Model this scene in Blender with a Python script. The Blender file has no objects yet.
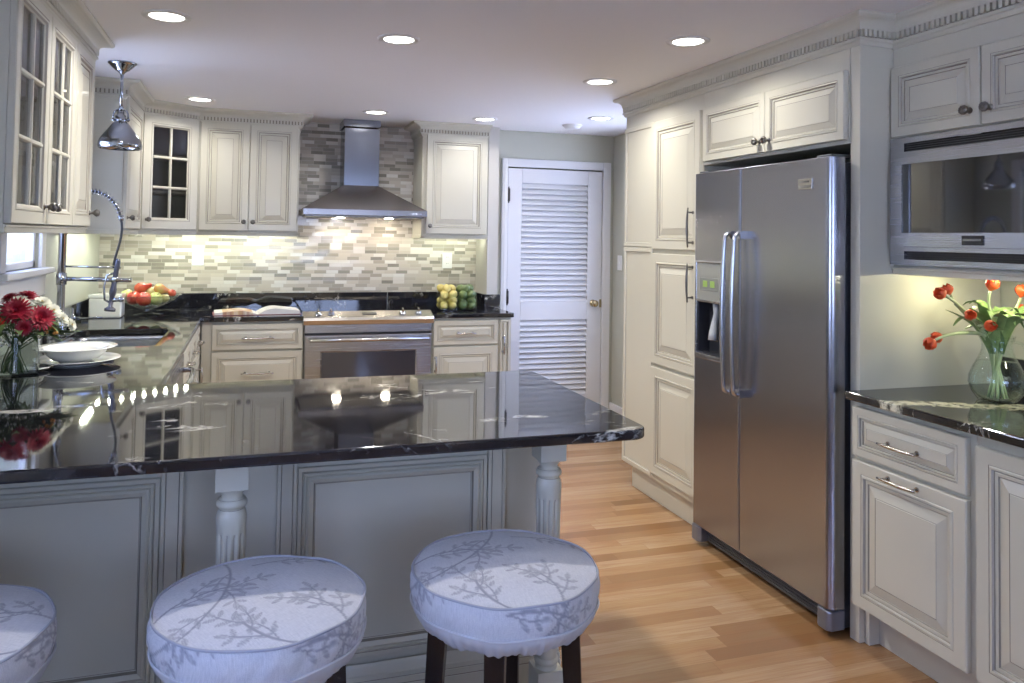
import bpy, bmesh, math, random
import numpy as np
from mathutils import Vector, Matrix
random.seed(7)
PI = math.pi
SC = bpy.context.scene
COL = SC.collection

# ------------------------------------------------------------------ camera
CAM = dict(yaw=.3033, pitch=.0308, roll=.0158, f=773.9, cx=496.04, cy=213.57, h=1.4504)
def _ray(u, v):
    p = CAM; a = u-p['cx']; b = v-p['cy']
    c, s = math.cos(p['roll']), math.sin(p['roll'])
    x = (c*a+s*b)/p['f']; z = (s*a-c*b)/p['f']; y = 1.0
    c, s = math.cos(p['pitch']), math.sin(p['pitch'])
    y, z = c*y-s*z, s*y+c*z
    c, s = math.cos(p['yaw']), math.sin(p['yaw'])
    return Vector((c*x+s*y, -s*x+c*y, z))
_f0 = _ray(CAM['cx'], CAM['cy'])
_r = _ray(CAM['cx']+CAM['f'], CAM['cy'])-_f0
_u = _ray(CAM['cx'], CAM['cy']-CAM['f'])-_f0
cd = bpy.data.cameras.new('camera'); cam = bpy.data.objects.new('camera', cd); COL.objects.link(cam)
M = Matrix.Identity(4)
for i in range(3):
    M[i][0] = _r[i]; M[i][1] = _u[i]; M[i][2] = -_f0[i]
M[2][3] = CAM['h']
cam.matrix_world = M
cd.sensor_width = 36; cd.sensor_fit = 'HORIZONTAL'
cd.lens = CAM['f']/1024*36
cd.shift_x = (512-CAM['cx'])/1024; cd.shift_y = -(341.5-CAM['cy'])/1024
cd.clip_start = .02
SC.camera = cam

# ------------------------------------------------------------------ world, exposure
SC.view_settings.view_transform = 'Standard'; SC.view_settings.look = 'None'
SC.view_settings.gamma = 1; SC.view_settings.use_curve_mapping = False
SC.view_settings.exposure = .12
w = bpy.data.worlds.new('sky'); SC.world = w; w.use_nodes = True
nt = w.node_tree; nt.nodes.clear()
_o = nt.nodes.new('ShaderNodeOutputWorld'); _b = nt.nodes.new('ShaderNodeBackground')
_tc = nt.nodes.new('ShaderNodeTexCoord'); _s = nt.nodes.new('ShaderNodeSeparateXYZ'); _cr = nt.nodes.new('ShaderNodeValToRGB')
nt.links.new(_tc.outputs['Generated'], _s.inputs[0]); nt.links.new(_s.outputs['Z'], _cr.inputs[0])
_cr.color_ramp.elements[0].position = 0.0; _cr.color_ramp.elements[0].color = (.50, .61, .90, 1)
_cr.color_ramp.elements[1].position = .6; _cr.color_ramp.elements[1].color = (.35, .49, 1.0, 1)
nt.links.new(_cr.outputs[0], _b.inputs[0]); _b.inputs[1].default_value = 10.5
nt.links.new(_b.outputs[0], _o.inputs[0])
SC.cycles.max_bounces = 10; SC.cycles.diffuse_bounces = 5; SC.cycles.glossy_bounces = 5
SC.cycles.transmission_bounces = 8; SC.cycles.transparent_max_bounces = 16
SC.cycles.caustics_reflective = False; SC.cycles.caustics_refractive = False
SC.cycles.sample_clamp_indirect = 6.0
SC.cycles.use_denoising = True

_sl = bpy.data.lights.new('sun', 'SUN'); _sl.energy = 175; _sl.angle = .01; _sl.color = (.95, .97, 1)
_so = bpy.data.objects.new('sun', _sl); COL.objects.link(_so); _so.rotation_euler = (math.radians(-28), 0, 0)
WARM = (1.0, .965, .92)
def area(name, loc, size, power, color, rot=(0, 0, 0), sizey=None, spread=None, shape=None):
    l = bpy.data.lights.new(name, 'AREA'); l.energy = power; l.color = color; l.size = size
    if sizey: l.shape = 'RECTANGLE'; l.size_y = sizey
    if shape: l.shape = shape
    if spread: l.spread = spread
    o = bpy.data.objects.new(name, l); COL.objects.link(o); o.location = loc; o.rotation_euler = rot
    return o
def portal(name, loc, rot, sx, sy):
    o = area(name, loc, sx, 1, (1, 1, 1), rot, sy); o.data.cycles.is_portal = True
CEIL = 2.297
CANS = [(-.344, 3.258), (.577, 3.282), (1.741, 2.873), (1.758, 3.784), (.782, 5.291), (-.343, 5.218), (1.563, 5.295), (2.30, 4.93)]
CAN_W = [9, 24, 6, 8, 5, 5, 3.5, 2]
for i, (x, y) in enumerate(CANS):
    area('can_light', (x, y, CEIL-.014), .10, CAN_W[i], WARM, shape='DISK', spread=math.radians(150))
UC = (1.0, .98, .84)
# daylight enters only through the window openings; portals just guide the sky sampling
portal('portal', (-1.03, 4.07, 1.64), (0, -PI/2, 0), .78, .6)
portal('portal', (2.83, 4.91, 1.42), (0, PI/2, 0), 1.35, .82)
portal('portal', (-1.03, .55, 1.45), (0, -PI/2, 0), 1.2, 1.3)
portal('portal', (.8, -2.51, 1.45), (PI/2, 0, 0), 2.2, 1.2)

# ------------------------------------------------------------------ mesh helpers
class MB:
    def __init__(s): s.v = []; s.f = []; s.m = []; s.sm = []
    def add(s, vs, fs, mi=0, smooth=False):
        b = len(s.v); s.v += [tuple(p) for p in vs]
        for f in fs: s.f.append([b+i for i in f]); s.m.append(mi); s.sm.append(smooth)
        return s
    def box(s, x0, x1, y0, y1, z0, z1, mi=0):
        vs = [(x, y, z) for z in (z0, z1) for y in (y0, y1) for x in (x0, x1)]
        return s.add(vs, [(0, 2, 3, 1), (4, 5, 7, 6), (0, 1, 5, 4), (2, 6, 7, 3), (0, 4, 6, 2), (1, 3, 7, 5)], mi)
    def lathe(s, prof, c=(0, 0, 0), n=32, mi=0, smooth=True, cap0=False, cap1=False, axis='Z'):
        vs = []; fs = []
        for r, z in prof:
            for k in range(n):
                a = 2*PI*k/n; p = (r*math.cos(a), r*math.sin(a), z)
                if axis == 'Y': p = (p[0], -p[2], p[1])     # grows towards -Y
                if axis == 'X': p = (p[2], p[0], p[1])
                vs.append((c[0]+p[0], c[1]+p[1], c[2]+p[2]))
        for i in range(len(prof)-1):
            for k in range(n):
                k2 = (k+1) % n
                fs.append((i*n+k, i*n+k2, (i+1)*n+k2, (i+1)*n+k))
        s.add(vs, fs, mi, smooth)
        b = len(s.v)-len(vs)
        if cap0: s.f.append([b+k for k in range(n)][::-1]); s.m.append(mi); s.sm.append(False)
        if cap1: s.f.append([b+(len(prof)-1)*n+k for k in range(n)]); s.m.append(mi); s.sm.append(False)
        return s
    def tube(s, pts, r, n=10, mi=0, cap=True):
        pts = [Vector(p) for p in pts]; rs = r if isinstance(r, (list, tuple)) else [r]*len(pts)
        t = (pts[1]-pts[0]).normalized()
        up = Vector((0, 0, 1)) if abs(t.z) < .9 else Vector((1, 0, 0))
        nrm = t.cross(up).normalized(); vs = []
        for i, p in enumerate(pts):
            if i == 0: t = pts[1]-pts[0]
            elif i == len(pts)-1: t = pts[-1]-pts[-2]
            else: t = (pts[i+1]-pts[i]).normalized()+(pts[i]-pts[i-1]).normalized()
            t = t.normalized(); nrm = (nrm-t*nrm.dot(t)).normalized(); bn = t.cross(nrm)
            for k in range(n):
                a = 2*PI*k/n; vs.append(p+(nrm*math.cos(a)+bn*math.sin(a))*rs[i])
        fs = [(i*n+k, i*n+(k+1) % n, (i+1)*n+(k+1) % n, (i+1)*n+k) for i in range(len(pts)-1) for k in range(n)]
        b = len(s.v); s.add(vs, fs, mi, True)
        if cap:
            s.f.append([b+k for k in range(n)][::-1]); s.m.append(mi); s.sm.append(False)
            s.f.append([b+(len(pts)-1)*n+k for k in range(n)]); s.m.append(mi); s.sm.append(False)
        return s
    def prism(s, poly, z0, z1, mi=0):
        n = len(poly); vs = [(x, y, z0) for x, y in poly]+[(x, y, z1) for x, y in poly]
        fs = [tuple(range(n))[::-1], tuple(range(n, 2*n))]+[(i, (i+1) % n, n+(i+1) % n, n+i) for i in range(n)]
        return s.add(vs, fs, mi)
    def sphere(s, c, r, n=16, mi=0, sc=(1, 1, 1)):
        prof = [(max(r*math.sin(PI*i/(n//2)), 1e-5), -r*math.cos(PI*i/(n//2))) for i in range(n//2+1)]
        t = MB().lathe(prof, n=n)
        return s.add([(c[0]+x*sc[0], c[1]+y*sc[1], c[2]+z*sc[2]) for x, y, z in t.v], t.f, mi, True)
    def xf(s, mat, start=0):
        s.v[start:] = [tuple(mat @ Vector(p)) for p in s.v[start:]]; return s
    def rings(s, w, h, prof, mats=None, x0=0, z0=0, back=True):
        """panel facing -Y: nested rectangles; prof = (inset, y); mats[i] for band i, last = centre"""
        vs = []
        for d, y in prof:
            vs += [(x0+d, y, z0+d), (x0+w-d, y, z0+d), (x0+w-d, y, z0+h-d), (x0+d, y, z0+h-d)]
        b = len(s.v); s.v += vs
        for i in range(len(prof)-1):
            for k in range(4):
                k2 = (k+1) % 4
                s.f.append([b+i*4+k, b+i*4+k2, b+i*4+4+k2, b+i*4+4+k]); s.m.append(mats[i] if mats else 0); s.sm.append(False)
        e = b+(len(prof)-1)*4; s.f.append([e, e+1, e+2, e+3]); s.m.append(mats[len(prof)-1] if mats else 0); s.sm.append(False)
        if back: s.f.append([b+3, b+2, b+1, b]); s.m.append(0); s.sm.append(False)
        return s
    def build(s, name, mats, parent=None, bevel=0, seg=2, loc=None, weld=False):
        me = bpy.data.meshes.new(name); me.from_pydata(s.v, [], s.f)
        if not isinstance(mats, (list, tuple)): mats = [mats]
        for m in mats: me.materials.append(m)
        me.polygons.foreach_set('material_index', s.m); me.polygons.foreach_set('use_smooth', s.sm)
        bm = bmesh.new(); bm.from_mesh(me)
        if weld: bmesh.ops.remove_doubles(bm, verts=bm.verts, dist=1e-5)
        bmesh.ops.recalc_face_normals(bm, faces=bm.faces); bm.to_mesh(me); bm.free()
        me.update()
        o = bpy.data.objects.new(name, me); COL.objects.link(o)
        if parent: o.parent = parent
        if loc: o.location = loc
        if bevel:
            b = o.modifiers.new('bevel', 'BEVEL'); b.width = bevel; b.segments = seg; b.limit_method = 'ANGLE'; b.angle_limit = math.radians(40)
            b.harden_normals = False
        return o
def arc(cx, cy, r, a0, a1, n): return [(cx+r*math.cos(math.radians(a0+(a1-a0)*i/n)), cy+r*math.sin(math.radians(a0+(a1-a0)*i/n))) for i in range(n+1)]
def tag(o, label, cat, group=None, kind=None):
    o['label'] = label; o['category'] = cat
    if group: o['group'] = group
    if kind: o['kind'] = kind
    return o
def thing(name, label, cat, loc=(0, 0, 0), rz=0, group=None, kind=None):
    o = bpy.data.objects.new(name, None); COL.objects.link(o); o.empty_display_size = .05
    o.location = loc; o.rotation_euler = (0, 0, rz); return tag(o, label, cat, group, kind)
def struct(o): o['kind'] = 'structure'; return o
def copy_tree(o, parent=None):
    c = o.copy(); COL.objects.link(c); c.parent = parent
    for ch in o.children: copy_tree(ch, c)
    return c
def lab(o, t): o['label'] = t; return o
def bez(p0, p1, p2, p3, n):
    p0, p1, p2, p3 = map(Vector, (p0, p1, p2, p3)); r = []
    for i in range(n+1):
        t = i/n; r.append(p0*(1-t)**3+p1*3*t*(1-t)**2+p2*3*t*t*(1-t)+p3*t**3)
    return r

# ------------------------------------------------------------------ materials
def mat(name, col=(.8, .8, .8), rough=.5, metal=0, ior=1.5, coat=0, trans=0, emit=None, es=0, sheen=0, aniso=0):
    m = bpy.data.materials.new(name); m.use_nodes = True; b = m.node_tree.nodes['Principled BSDF']
    b.inputs['Base Color'].default_value = (*col, 1); b.inputs['Roughness'].default_value = rough
    b.inputs['Metallic'].default_value = metal; b.inputs['IOR'].default_value = ior
    b.inputs['Coat Weight'].default_value = coat; b.inputs['Transmission Weight'].default_value = trans
    b.inputs['Sheen Weight'].default_value = sheen; b.inputs['Anisotropic'].default_value = aniso
    if emit: b.inputs['Emission Color'].default_value = (*emit, 1); b.inputs['Emission Strength'].default_value = es
    return m
class NT:
    def __init__(s, m): s.m = m; s.nt = m.node_tree; s.b = s.nt.nodes['Principled BSDF']
    def n(s, t, **k):
        nd = s.nt.nodes.new(t)
        for a, v in k.items(): setattr(nd, a, v)
        return nd
    def put(s, sock, v):
        if hasattr(v, 'is_linked') or hasattr(v, 'links'): s.nt.links.new(v, sock)
        elif v is not None: sock.default_value = v
    def math(s, op, a, b=None, c=None, clamp=False):
        nd = s.n('ShaderNodeMath', operation=op); nd.use_clamp = clamp
        for i, v in enumerate((a, b, c)):
            if v is not None: s.put(nd.inputs[i], v)
        return nd.outputs[0]
    def coords(s, kind='Object'):
        tc = s.n('ShaderNodeTexCoord'); sp = s.n('ShaderNodeSeparateXYZ'); s.nt.links.new(tc.outputs[kind], sp.inputs[0])
        return tc.outputs[kind], sp.outputs[0], sp.outputs[1], sp.outputs[2]
    def noise(s, vec=None, scale=5, detail=3, rough=.5, dist=0):
        nd = s.n('ShaderNodeTexNoise'); nd.inputs['Scale'].default_value = scale; nd.inputs['Detail'].default_value = detail
        nd.inputs['Roughness'].default_value = rough; nd.inputs['Distortion'].default_value = dist
        if vec is not None: s.nt.links.new(vec, nd.inputs['Vector'])
        return nd.outputs['Fac']
    def mapv(s, vec, scale=(1, 1, 1), loc=(0, 0, 0), rot=(0, 0, 0)):
        nd = s.n('ShaderNodeMapping'); nd.inputs['Scale'].default_value = scale; nd.inputs['Location'].default_value = loc; nd.inputs['Rotation'].default_value = rot
        s.nt.links.new(vec, nd.inputs['Vector']); return nd.outputs[0]
    def ramp(s, fac, stops, interp='LINEAR'):
        nd = s.n('ShaderNodeValToRGB'); cr = nd.color_ramp; cr.interpolation = interp
        while len(cr.elements) < len(stops): cr.elements.new(.5)
        for e, (p, c) in zip(cr.elements, stops): e.position = p; e.color = (*c, 1) if len(c) == 3 else c
        s.nt.links.new(fac, nd.inputs[0]); return nd.outputs[0]
    def mix(s, fac, a, b, blend='MIX'):
        nd = s.n('ShaderNodeMix', data_type='RGBA', blend_type=blend)
        s.put(nd.inputs[0], fac); s.put(nd.inputs[6], a if not isinstance(a, tuple) else (*a, 1)); s.put(nd.inputs[7], b if not isinstance(b, tuple) else (*b, 1))
        return nd.outputs[2]
    def wn(s, x, y=None):
        nd = s.n('ShaderNodeTexWhiteNoise', noise_dimensions='2D'); cb = s.n('ShaderNodeCombineXYZ')
        s.put(cb.inputs[0], x); 
        if y is not None: s.put(cb.inputs[1], y)
        s.nt.links.new(cb.outputs[0], nd.inputs[0]); return nd.outputs['Value']
    def bump(s, h, strength=.2, dist=.01):
        nd = s.n('ShaderNodeBump'); nd.inputs['Strength'].default_value = strength; nd.inputs['Distance'].default_value = dist
        s.nt.links.new(h, nd.inputs['Height']); s.nt.links.new(nd.outputs[0], s.b.inputs['Normal'])
    def bricks(s, u, v, w, h, steps=None, gap=.0015):
        row = s.math('FLOOR', s.math('DIVIDE', v, h))
        r = s.wn(row, 3.3)
        if steps: r = s.math('DIVIDE', s.math('FLOOR', s.math('MULTIPLY', r, steps)), steps)
        uu = s.math('ADD', s.math('DIVIDE', u, w), r); colm = s.math('FLOOR', uu)
        fu = s.math('MULTIPLY', s.math('SUBTRACT', uu, colm), w)
        fv = s.math('SUBTRACT', v, s.math('MULTIPLY', row, h))
        m = s.math('MULTIPLY', s.math('GREATER_THAN', fu, gap), s.math('GREATER_THAN', fv, gap))
        return s.wn(colm, row), m, row, colm
    def col(s, c): s.nt.links.new(c, s.b.inputs['Base Color'])
    def rgh(s, c): s.nt.links.new(c, s.b.inputs['Roughness'])

def thin_glass(name, tint=(1, 1, 1), ior=1.5, rough=0.0):
    m = bpy.data.materials.new(name); m.use_nodes = True; nt = m.node_tree; nt.nodes.clear()
    o = nt.nodes.new('ShaderNodeOutputMaterial'); mx = nt.nodes.new('ShaderNodeMixShader'); t = nt.nodes.new('ShaderNodeBsdfTransparent')
    g = nt.nodes.new('ShaderNodeBsdfGlossy'); f = nt.nodes.new('ShaderNodeFresnel')
    t.inputs[0].default_value = (*tint, 1); g.inputs['Roughness'].default_value = rough; f.inputs[0].default_value = ior
    ge = nt.nodes.new('ShaderNodeNewGeometry'); mr = nt.nodes.new('ShaderNodeMapRange')
    mr.inputs['To Min'].default_value = ior; mr.inputs['To Max'].default_value = 1/ior
    nt.links.new(ge.outputs['Backfacing'], mr.inputs['Value']); nt.links.new(mr.outputs[0], f.inputs[0])
    nt.links.new(f.outputs[0], mx.inputs[0]); nt.links.new(t.outputs[0], mx.inputs[1]); nt.links.new(g.outputs[0], mx.inputs[2]); nt.links.new(mx.outputs[0], o.inputs[0])
    return m

PAINT = mat('cream_grey_paint', (.54, .53, .45), .36); PAINT.node_tree.nodes['Principled BSDF'].inputs['Coat Weight'].default_value = .15
n_ = NT(PAINT); v_, *_x = n_.coords('Object')
n_.col(n_.mix(n_.noise(v_, 3, 2), (.530, .510, .420), (.565, .545, .452)))
GLAZE = mat('brown_glaze', (.25, .225, .18), .5)
GLAZEL = mat('light_glaze', (.38, .355, .30), .45)
WHITE = mat('white_trim_paint', (.70, .70, .70), .4)
WALLP = mat('sage_grey_wall', (.47, .47, .395), .75)
CEILM = mat('ceiling_paint', (.82, .82, .83), .85)
BLACK = mat('black_plastic', (.012, .012, .014), .35)
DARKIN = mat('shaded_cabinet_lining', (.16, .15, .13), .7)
CHROME = mat('polished_chrome', (.50, .52, .56), .07, 1)
NICKEL = mat('brushed_nickel', (.50, .48, .45), .25, 1)
PEWTER = mat('antique_pewter', (.20, .19, .175), .28, 1)
BRASS = mat('aged_brass', (.50, .40, .24), .25, 1)
IRON = mat('black_iron_hinge', (.02, .018, .016), .4, .3)
GLASS = thin_glass('clear_glass', (.96, .985, .97), 1.5)
PANE = thin_glass('cabinet_pane', (.80, .80, .80), 1.7)
WPANE = thin_glass('window_pane', (.97, .98, 1), 1.45)
WATER = thin_glass('water', (.96, .985, .97), 1.12)
LENS = mat('lit_lamp_lens', (.9, .9, .9), .5, emit=(1, .96, .88), es=9)
PUCK = mat('lit_led', (.9, .9, .9), .5, emit=(.95, 1, .80), es=520)
HOODL = mat('lit_hood_lamp', (.9, .9, .9), .5, emit=(1, .90, .74), es=200)
OUTLET = mat('white_plastic', (.78, .78, .76), .3)
PORC = mat('white_porcelain', (.80, .80, .75), .12, coat=.5)
ESP = mat('espresso_wood', (.010, .006, .005), .25)
FLOORM = mat('oak_floor', (.6, .4, .2), .2)

def steel(name, base, rough, axis='Z', strength=.012, sc=260):
    m = mat(name, base, rough, 1, aniso=.5); t = NT(m); v, x, y, z = t.coords('Object')
    scl = {'Z': (2, 2, sc), 'X': (sc, 2, 2), 'Y': (2, sc, 2), 'V': (sc, sc, 2)}[axis]
    nz = t.noise(t.mapv(v, scl), 1, 2, .6)
    t.rgh(t.math('ADD', t.math('MULTIPLY', nz, .03), rough-.015))
    return m
STEEL = steel('brushed_steel', (.46, .46, .48), .27)
STEELF = steel('fridge_steel', (.35, .355, .40), .25)
STEELD = steel('hood_steel', (.25, .235, .23), .26)

# oak floor
t = NT(FLOORM); v, x, y, z = t.coords('Object')
rnd, msk, row, cl = t.bricks(x, y, .85, .0715, None, .0009)
off = t.math('MULTIPLY', rnd, 37.0)
cb = t.n('ShaderNodeCombineXYZ'); t.put(cb.inputs[0], t.math('MULTIPLY', x, 2.0)); t.put(cb.inputs[1], t.math('MULTIPLY', y, 17)); t.put(cb.inputs[2], off)
g1 = t.noise(cb.outputs[0], 1.0, 5, .62, .9)
cb2 = t.n('ShaderNodeCombineXYZ'); t.put(cb2.inputs[0], t.math('MULTIPLY', x, 6.0)); t.put(cb2.inputs[1], t.math('MULTIPLY', y, 190)); t.put(cb2.inputs[2], off)
g2 = t.noise(cb2.outputs[0], 1.0, 3, .6)
base = t.ramp(rnd, [(0, (.22, .115, .046)), (.22, (.32, .182, .080)), (.45, (.41, .25, .12)), (.65, (.48, .315, .17)), (.82, (.385, .225, .105)), (1, (.265, .146, .060))])
c = t.mix(t.math('MULTIPLY', t.ramp(g1, [(.35, (0, 0, 0)), (.68, (1, 1, 1))]), .85), base, t.mix(.62, base, (.28, .12, .045)))
c = t.mix(t.math('MULTIPLY', t.ramp(g2, [(.4, (0, 0, 0)), (.66, (1, 1, 1))]), .34), c, (.24, .11, .04))
c = t.mix(msk, (.20, .10, .04), c); t.col(c)
t.b.inputs['Roughness'].default_value = .24; t.b.inputs['Coat Weight'].default_value = .25; t.b.inputs['Coat Roughness'].default_value = .15
t.bump(t.math('ADD', msk, t.math('MULTIPLY', g2, .15)), .12, .002)

# mosaic tile backsplash
TILE = mat('glass_stone_mosaic', (.6, .6, .5), .2)
t = NT(TILE); v, x, y, z = t.coords('Object')
rnd, msk, row, cl = t.bricks(x, z, .0885, .0257, 4, .0016)
c = t.ramp(rnd, [(0, (.30, .275, .225)), (.16, (.47, .42, .355)), (.36, (.62, .58, .52)), (.54, (.22, .205, .17)), (.66, (.52, .47, .395)), (.82, (.36, .32, .27)), (.92, (.66, .64, .59))], 'CONSTANT')
c = t.mix(t.math('MULTIPLY', t.noise(t.mapv(v, (20, 1, 60)), 1, 3), .25), c, (.50, .47, .40))
t.col(t.mix(msk, (.50, .47, .42), c))
r2 = t.wn(t.math('ADD', cl, 9.1), row)
t.rgh(t.math('ADD', t.math('MULTIPLY', t.math('GREATER_THAN', r2, .5), .30), .10))
t.bump(t.math('ADD', msk, t.math('MULTIPLY', r2, .6)), .35, .002)

# black granite
GRAN = mat('black_veined_granite', (.01, .01, .012), .04, ior=1.75)
t = NT(GRAN); v, x, y, z = t.coords('Object')
dn = t.noise(v, 3.0, 5, .6); dn2 = t.noise(t.mapv(v, (1, 1, 1), (7, 3, 2)), 14, 5, .7)
fleck = t.ramp(t.noise(v, 60, 6, .75), [(.60, (0, 0, 0)), (.72, (1, 1, 1))])
c = t.mix(t.math('MULTIPLY', fleck, .45), (.008, .008, .012), (.26, .24, .22))
# thin veins
vn = t.math('ABSOLUTE', t.math('SUBTRACT', t.noise(t.mapv(v, (1.2, 2.6, 1.5), (1.3, .2, 0), (0, 0, .25)), 1.6, 6, .62, .6), .5))
vein = t.ramp(vn, [(0, (1, 1, 1)), (.012, (0, 0, 0))])
patch = t.ramp(t.noise(t.mapv(v, (1, 1, 1), (4.4, 1.1, 0)), 2.6, 2), [(.50, (0, 0, 0)), (.60, (1, 1, 1))])
br = t.ramp(dn2, [(.42, (0, 0, 0)), (.60, (1, 1, 1))])
c = t.mix(t.math('MULTIPLY', t.math('MULTIPLY', vein, patch), br), c, (.62, .60, .54))
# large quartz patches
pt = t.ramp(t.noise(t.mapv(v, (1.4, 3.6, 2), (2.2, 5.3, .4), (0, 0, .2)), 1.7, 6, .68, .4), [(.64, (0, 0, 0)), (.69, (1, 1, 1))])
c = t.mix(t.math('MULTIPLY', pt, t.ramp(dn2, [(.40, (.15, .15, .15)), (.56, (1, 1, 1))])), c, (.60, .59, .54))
# the pale band crossing the counter beside the refrigerator
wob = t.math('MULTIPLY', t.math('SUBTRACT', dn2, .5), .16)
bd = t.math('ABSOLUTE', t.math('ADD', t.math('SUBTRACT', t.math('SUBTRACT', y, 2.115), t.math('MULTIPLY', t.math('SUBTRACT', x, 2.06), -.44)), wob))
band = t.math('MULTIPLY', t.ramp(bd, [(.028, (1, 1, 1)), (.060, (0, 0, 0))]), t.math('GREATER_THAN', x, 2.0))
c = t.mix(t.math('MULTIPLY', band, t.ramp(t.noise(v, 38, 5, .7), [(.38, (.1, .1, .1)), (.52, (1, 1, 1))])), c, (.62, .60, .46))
t.col(c)

# painted outdoor siding
SIDING = mat('pale_siding', (.62, .63, .66), .7)
t = NT(SIDING); v, x, y, z = t.coords('Object')
fz = t.math('FRACT', t.math('DIVIDE', z, .12)); t.col(t.mix(t.math('LESS_THAN', fz, .12), (.66, .67, .68), (.34, .35, .38)))
BOUNCE = mat('pale_bounce_ground', (.78, .76, .74), .9)  # ground made pale to bounce daylight up onto the ceiling

# ------------------------------------------------------------------ room shell
LX, RX, BY, DY, RY = -1.02, 2.82, 5.98, 5.79, -2.5
def wall_x(name, x0, x1, ya, yb, holes, m):          # wall parallel to Y with rectangular openings (y0,y1,z0,z1)
    b = MB(); ys = sorted({ya, yb, *[h[0] for h in holes], *[h[1] for h in holes]})
    for a, c in zip(ys, ys[1:]):
        hs = [h for h in holes if h[0] <= a and h[1] >= c]
        if not hs: b.box(x0, x1, a, c, 0, CEIL)
        else: b.box(x0, x1, a, c, 0, hs[0][2]); b.box(x0, x1, a, c, hs[0][3], CEIL)
    return struct(b.build(name, m))
def wall_y(name, xa, xb, y0, y1, holes, m):
    b = MB(); xs = sorted({xa, xb, *[h[0] for h in holes], *[h[1] for h in holes]})
    for a, c in zip(xs, xs[1:]):
        hs = [h for h in holes if h[0] <= a and h[1] >= c]
        if not hs: b.box(a, c, y0, y1, 0, CEIL)
        else:
            if hs[0][2] > 0: b.box(a, c, y0, y1, 0, hs[0][2])
            b.box(a, c, y0, y1, hs[0][3], CEIL)
    return struct(b.build(name, m))
struct(MB().box(LX-.15, RX+.15, RY-.15, BY+.15, -.06, 0).build('floor', FLOORM))
struct(MB().box(LX-.15, RX+.15, RY-.15, BY+.15, CEIL, CEIL+.08).build('ceiling', CEILM))
W1 = (3.78, 4.36, 1.265, 2.02); W2 = (4.50, 5.32, .75, 2.10); W3 = (-.1, 1.2, .85, 2.05); W4 = (-.3, 1.9, .85, 2.05)
wall_x('wall_left', LX-.15, LX, RY, BY, [W1, W3], WALLP)
wall_x('wall_right', RX, RX+.15, RY, BY, [W2], WALLP)
wall_y('wall_back', LX, 1.81, BY, BY+.15, [], WALLP)
wall_y('wall_door_side', 1.79, RX, DY, BY+.15, [(1.90, 2.72, 0, 2.01)], WALLP)
struct(MB().box(1.706, 1.79, 5.66, BY, 0, CEIL).build('wall_end', mat('cream_end_panel', (.52, .50, .45), .6)))
wall_y('wall_rear', LX, RX, RY-.15, RY, [W4], WALLP)

def window(n, along, at, h, side, mullions=1, sill=True):
    """along 'Y' for the side walls (plane x=at), 'X' for the rear wall"""
    a0, a1, z0, z1 = h
    r = bpy.data.objects.new('window_%d' % n, None); COL.objects.link(r); r['kind'] = 'structure'
    def bx(mb, a, b, d0, d1, c, e):
        if along == 'Y': mb.box(min(at+side*d0, at+side*d1), max(at+side*d0, at+side*d1), a, b, c, e)
        else: mb.box(a, b, min(at+side*d0, at+side*d1), max(at+side*d0, at+side*d1), c, e)
    f = MB(); t_ = .035
    for (a, b, c, e) in ((a0, a0+t_, z0, z1), (a1-t_, a1, z0, z1), (a0, a1, z0, z0+t_), (a0, a1, z1-t_, z1)): bx(f, a, b, .012, .05, c, e)
    for k in range(mullions):
        m_ = a0+(a1-a0)*(k+1)/(mullions+1); bx(f, m_-.02, m_+.02, .012, .05, z0, z1)
    bx(f, a0, a1, .015, .048, (z0+z1)/2-.02, (z0+z1)/2+.02)
    f.build('frame', WHITE, r, .004)
    g = MB(); bx(g, a0+.02, a1-.02, .030, .035, z0+.02, z1-.02); g.build('pane', WPANE, r)
    c = MB(); k = .08
    bx(c, a0-k, a0, -.018, 0, z0, z1+k); bx(c, a1, a1+k, -.018, 0, z0, z1+k); bx(c, a0, a1, -.018, 0, z1, z1+k)
    c.build('casing', WHITE, r, .004)
    if sill:
        s_ = MB(); bx(s_, a0-.11, a1+.11, -.055, .05, z0-.03, z0); bx(s_, a0-k, a1+k, -.02, 0, z0-.14, z0-.03); s_.build('sill', WHITE, r, .005)
    return r
window(1, 'Y', LX, W1, -1, 0)
window(2, 'Y', RX, W2, 1, 1)
window(3, 'Y', LX, W3, -1, 1)  # unseen window, added for bluish daylight on the left stool
window(4, 'X', RY, W4, -1, 2)

# baseboards and the tall tile wall
struct(MB().box(RX-.018, RX, 4.22, DY, 0, .12).build('baseboard_right', WHITE, None, .004))
struct(MB().box(LX, LX+.018, RY, 1.9, 0, .12).build('baseboard_left', WHITE, None, .004))
tag(MB().box(LX, 1.706, BY-.008, BY, 1.016, CEIL).build('tile_backsplash', TILE), 'cream and grey strip mosaic tile covering the wall behind the range and hood', 'backsplash')

# ------------------------------------------------------------------ louvered door
d = bpy.data.objects.new('door_1', None); COL.objects.link(d); d['kind'] = 'structure'
DW = mat('white_door_paint', (.66, .66, .67), .42)
b = MB(); F0, F1 = DY-.012, DY+.025
for (x0, x1, z0, z1) in ((1.905, 2.02, .01, 2.0), (2.59, 2.715, .01, 2.0), (2.02, 2.59, 1.885, 2.0), (2.02, 2.59, .80, .945), (2.02, 2.59, .01, .20)): b.box(x0, x1, F0, F1, z0, z1)
b.build('leaf', DW, d, .003)
for z0, z1 in ((.20, .80), (.945, 1.885)):
    b = MB(); n = int((z1-z0)/.0415)
    for k in range(n):
        zc = z0+(k+.5)*(z1-z0)/n; st = len(b.v)
        b.box(2.02, 2.59, -.0045, .0045, -.027, .027)
        b.xf(Matrix.Translation((0, DY+.006, zc)) @ Matrix.Rotation(math.radians(-38), 4, 'X'), st)
    b.box(2.02, 2.59, DY+.022, DY+.026, z0, z1); b.build('louver_panel', DW, d)
b = MB(); kx, kz = 2.642, .93
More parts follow.
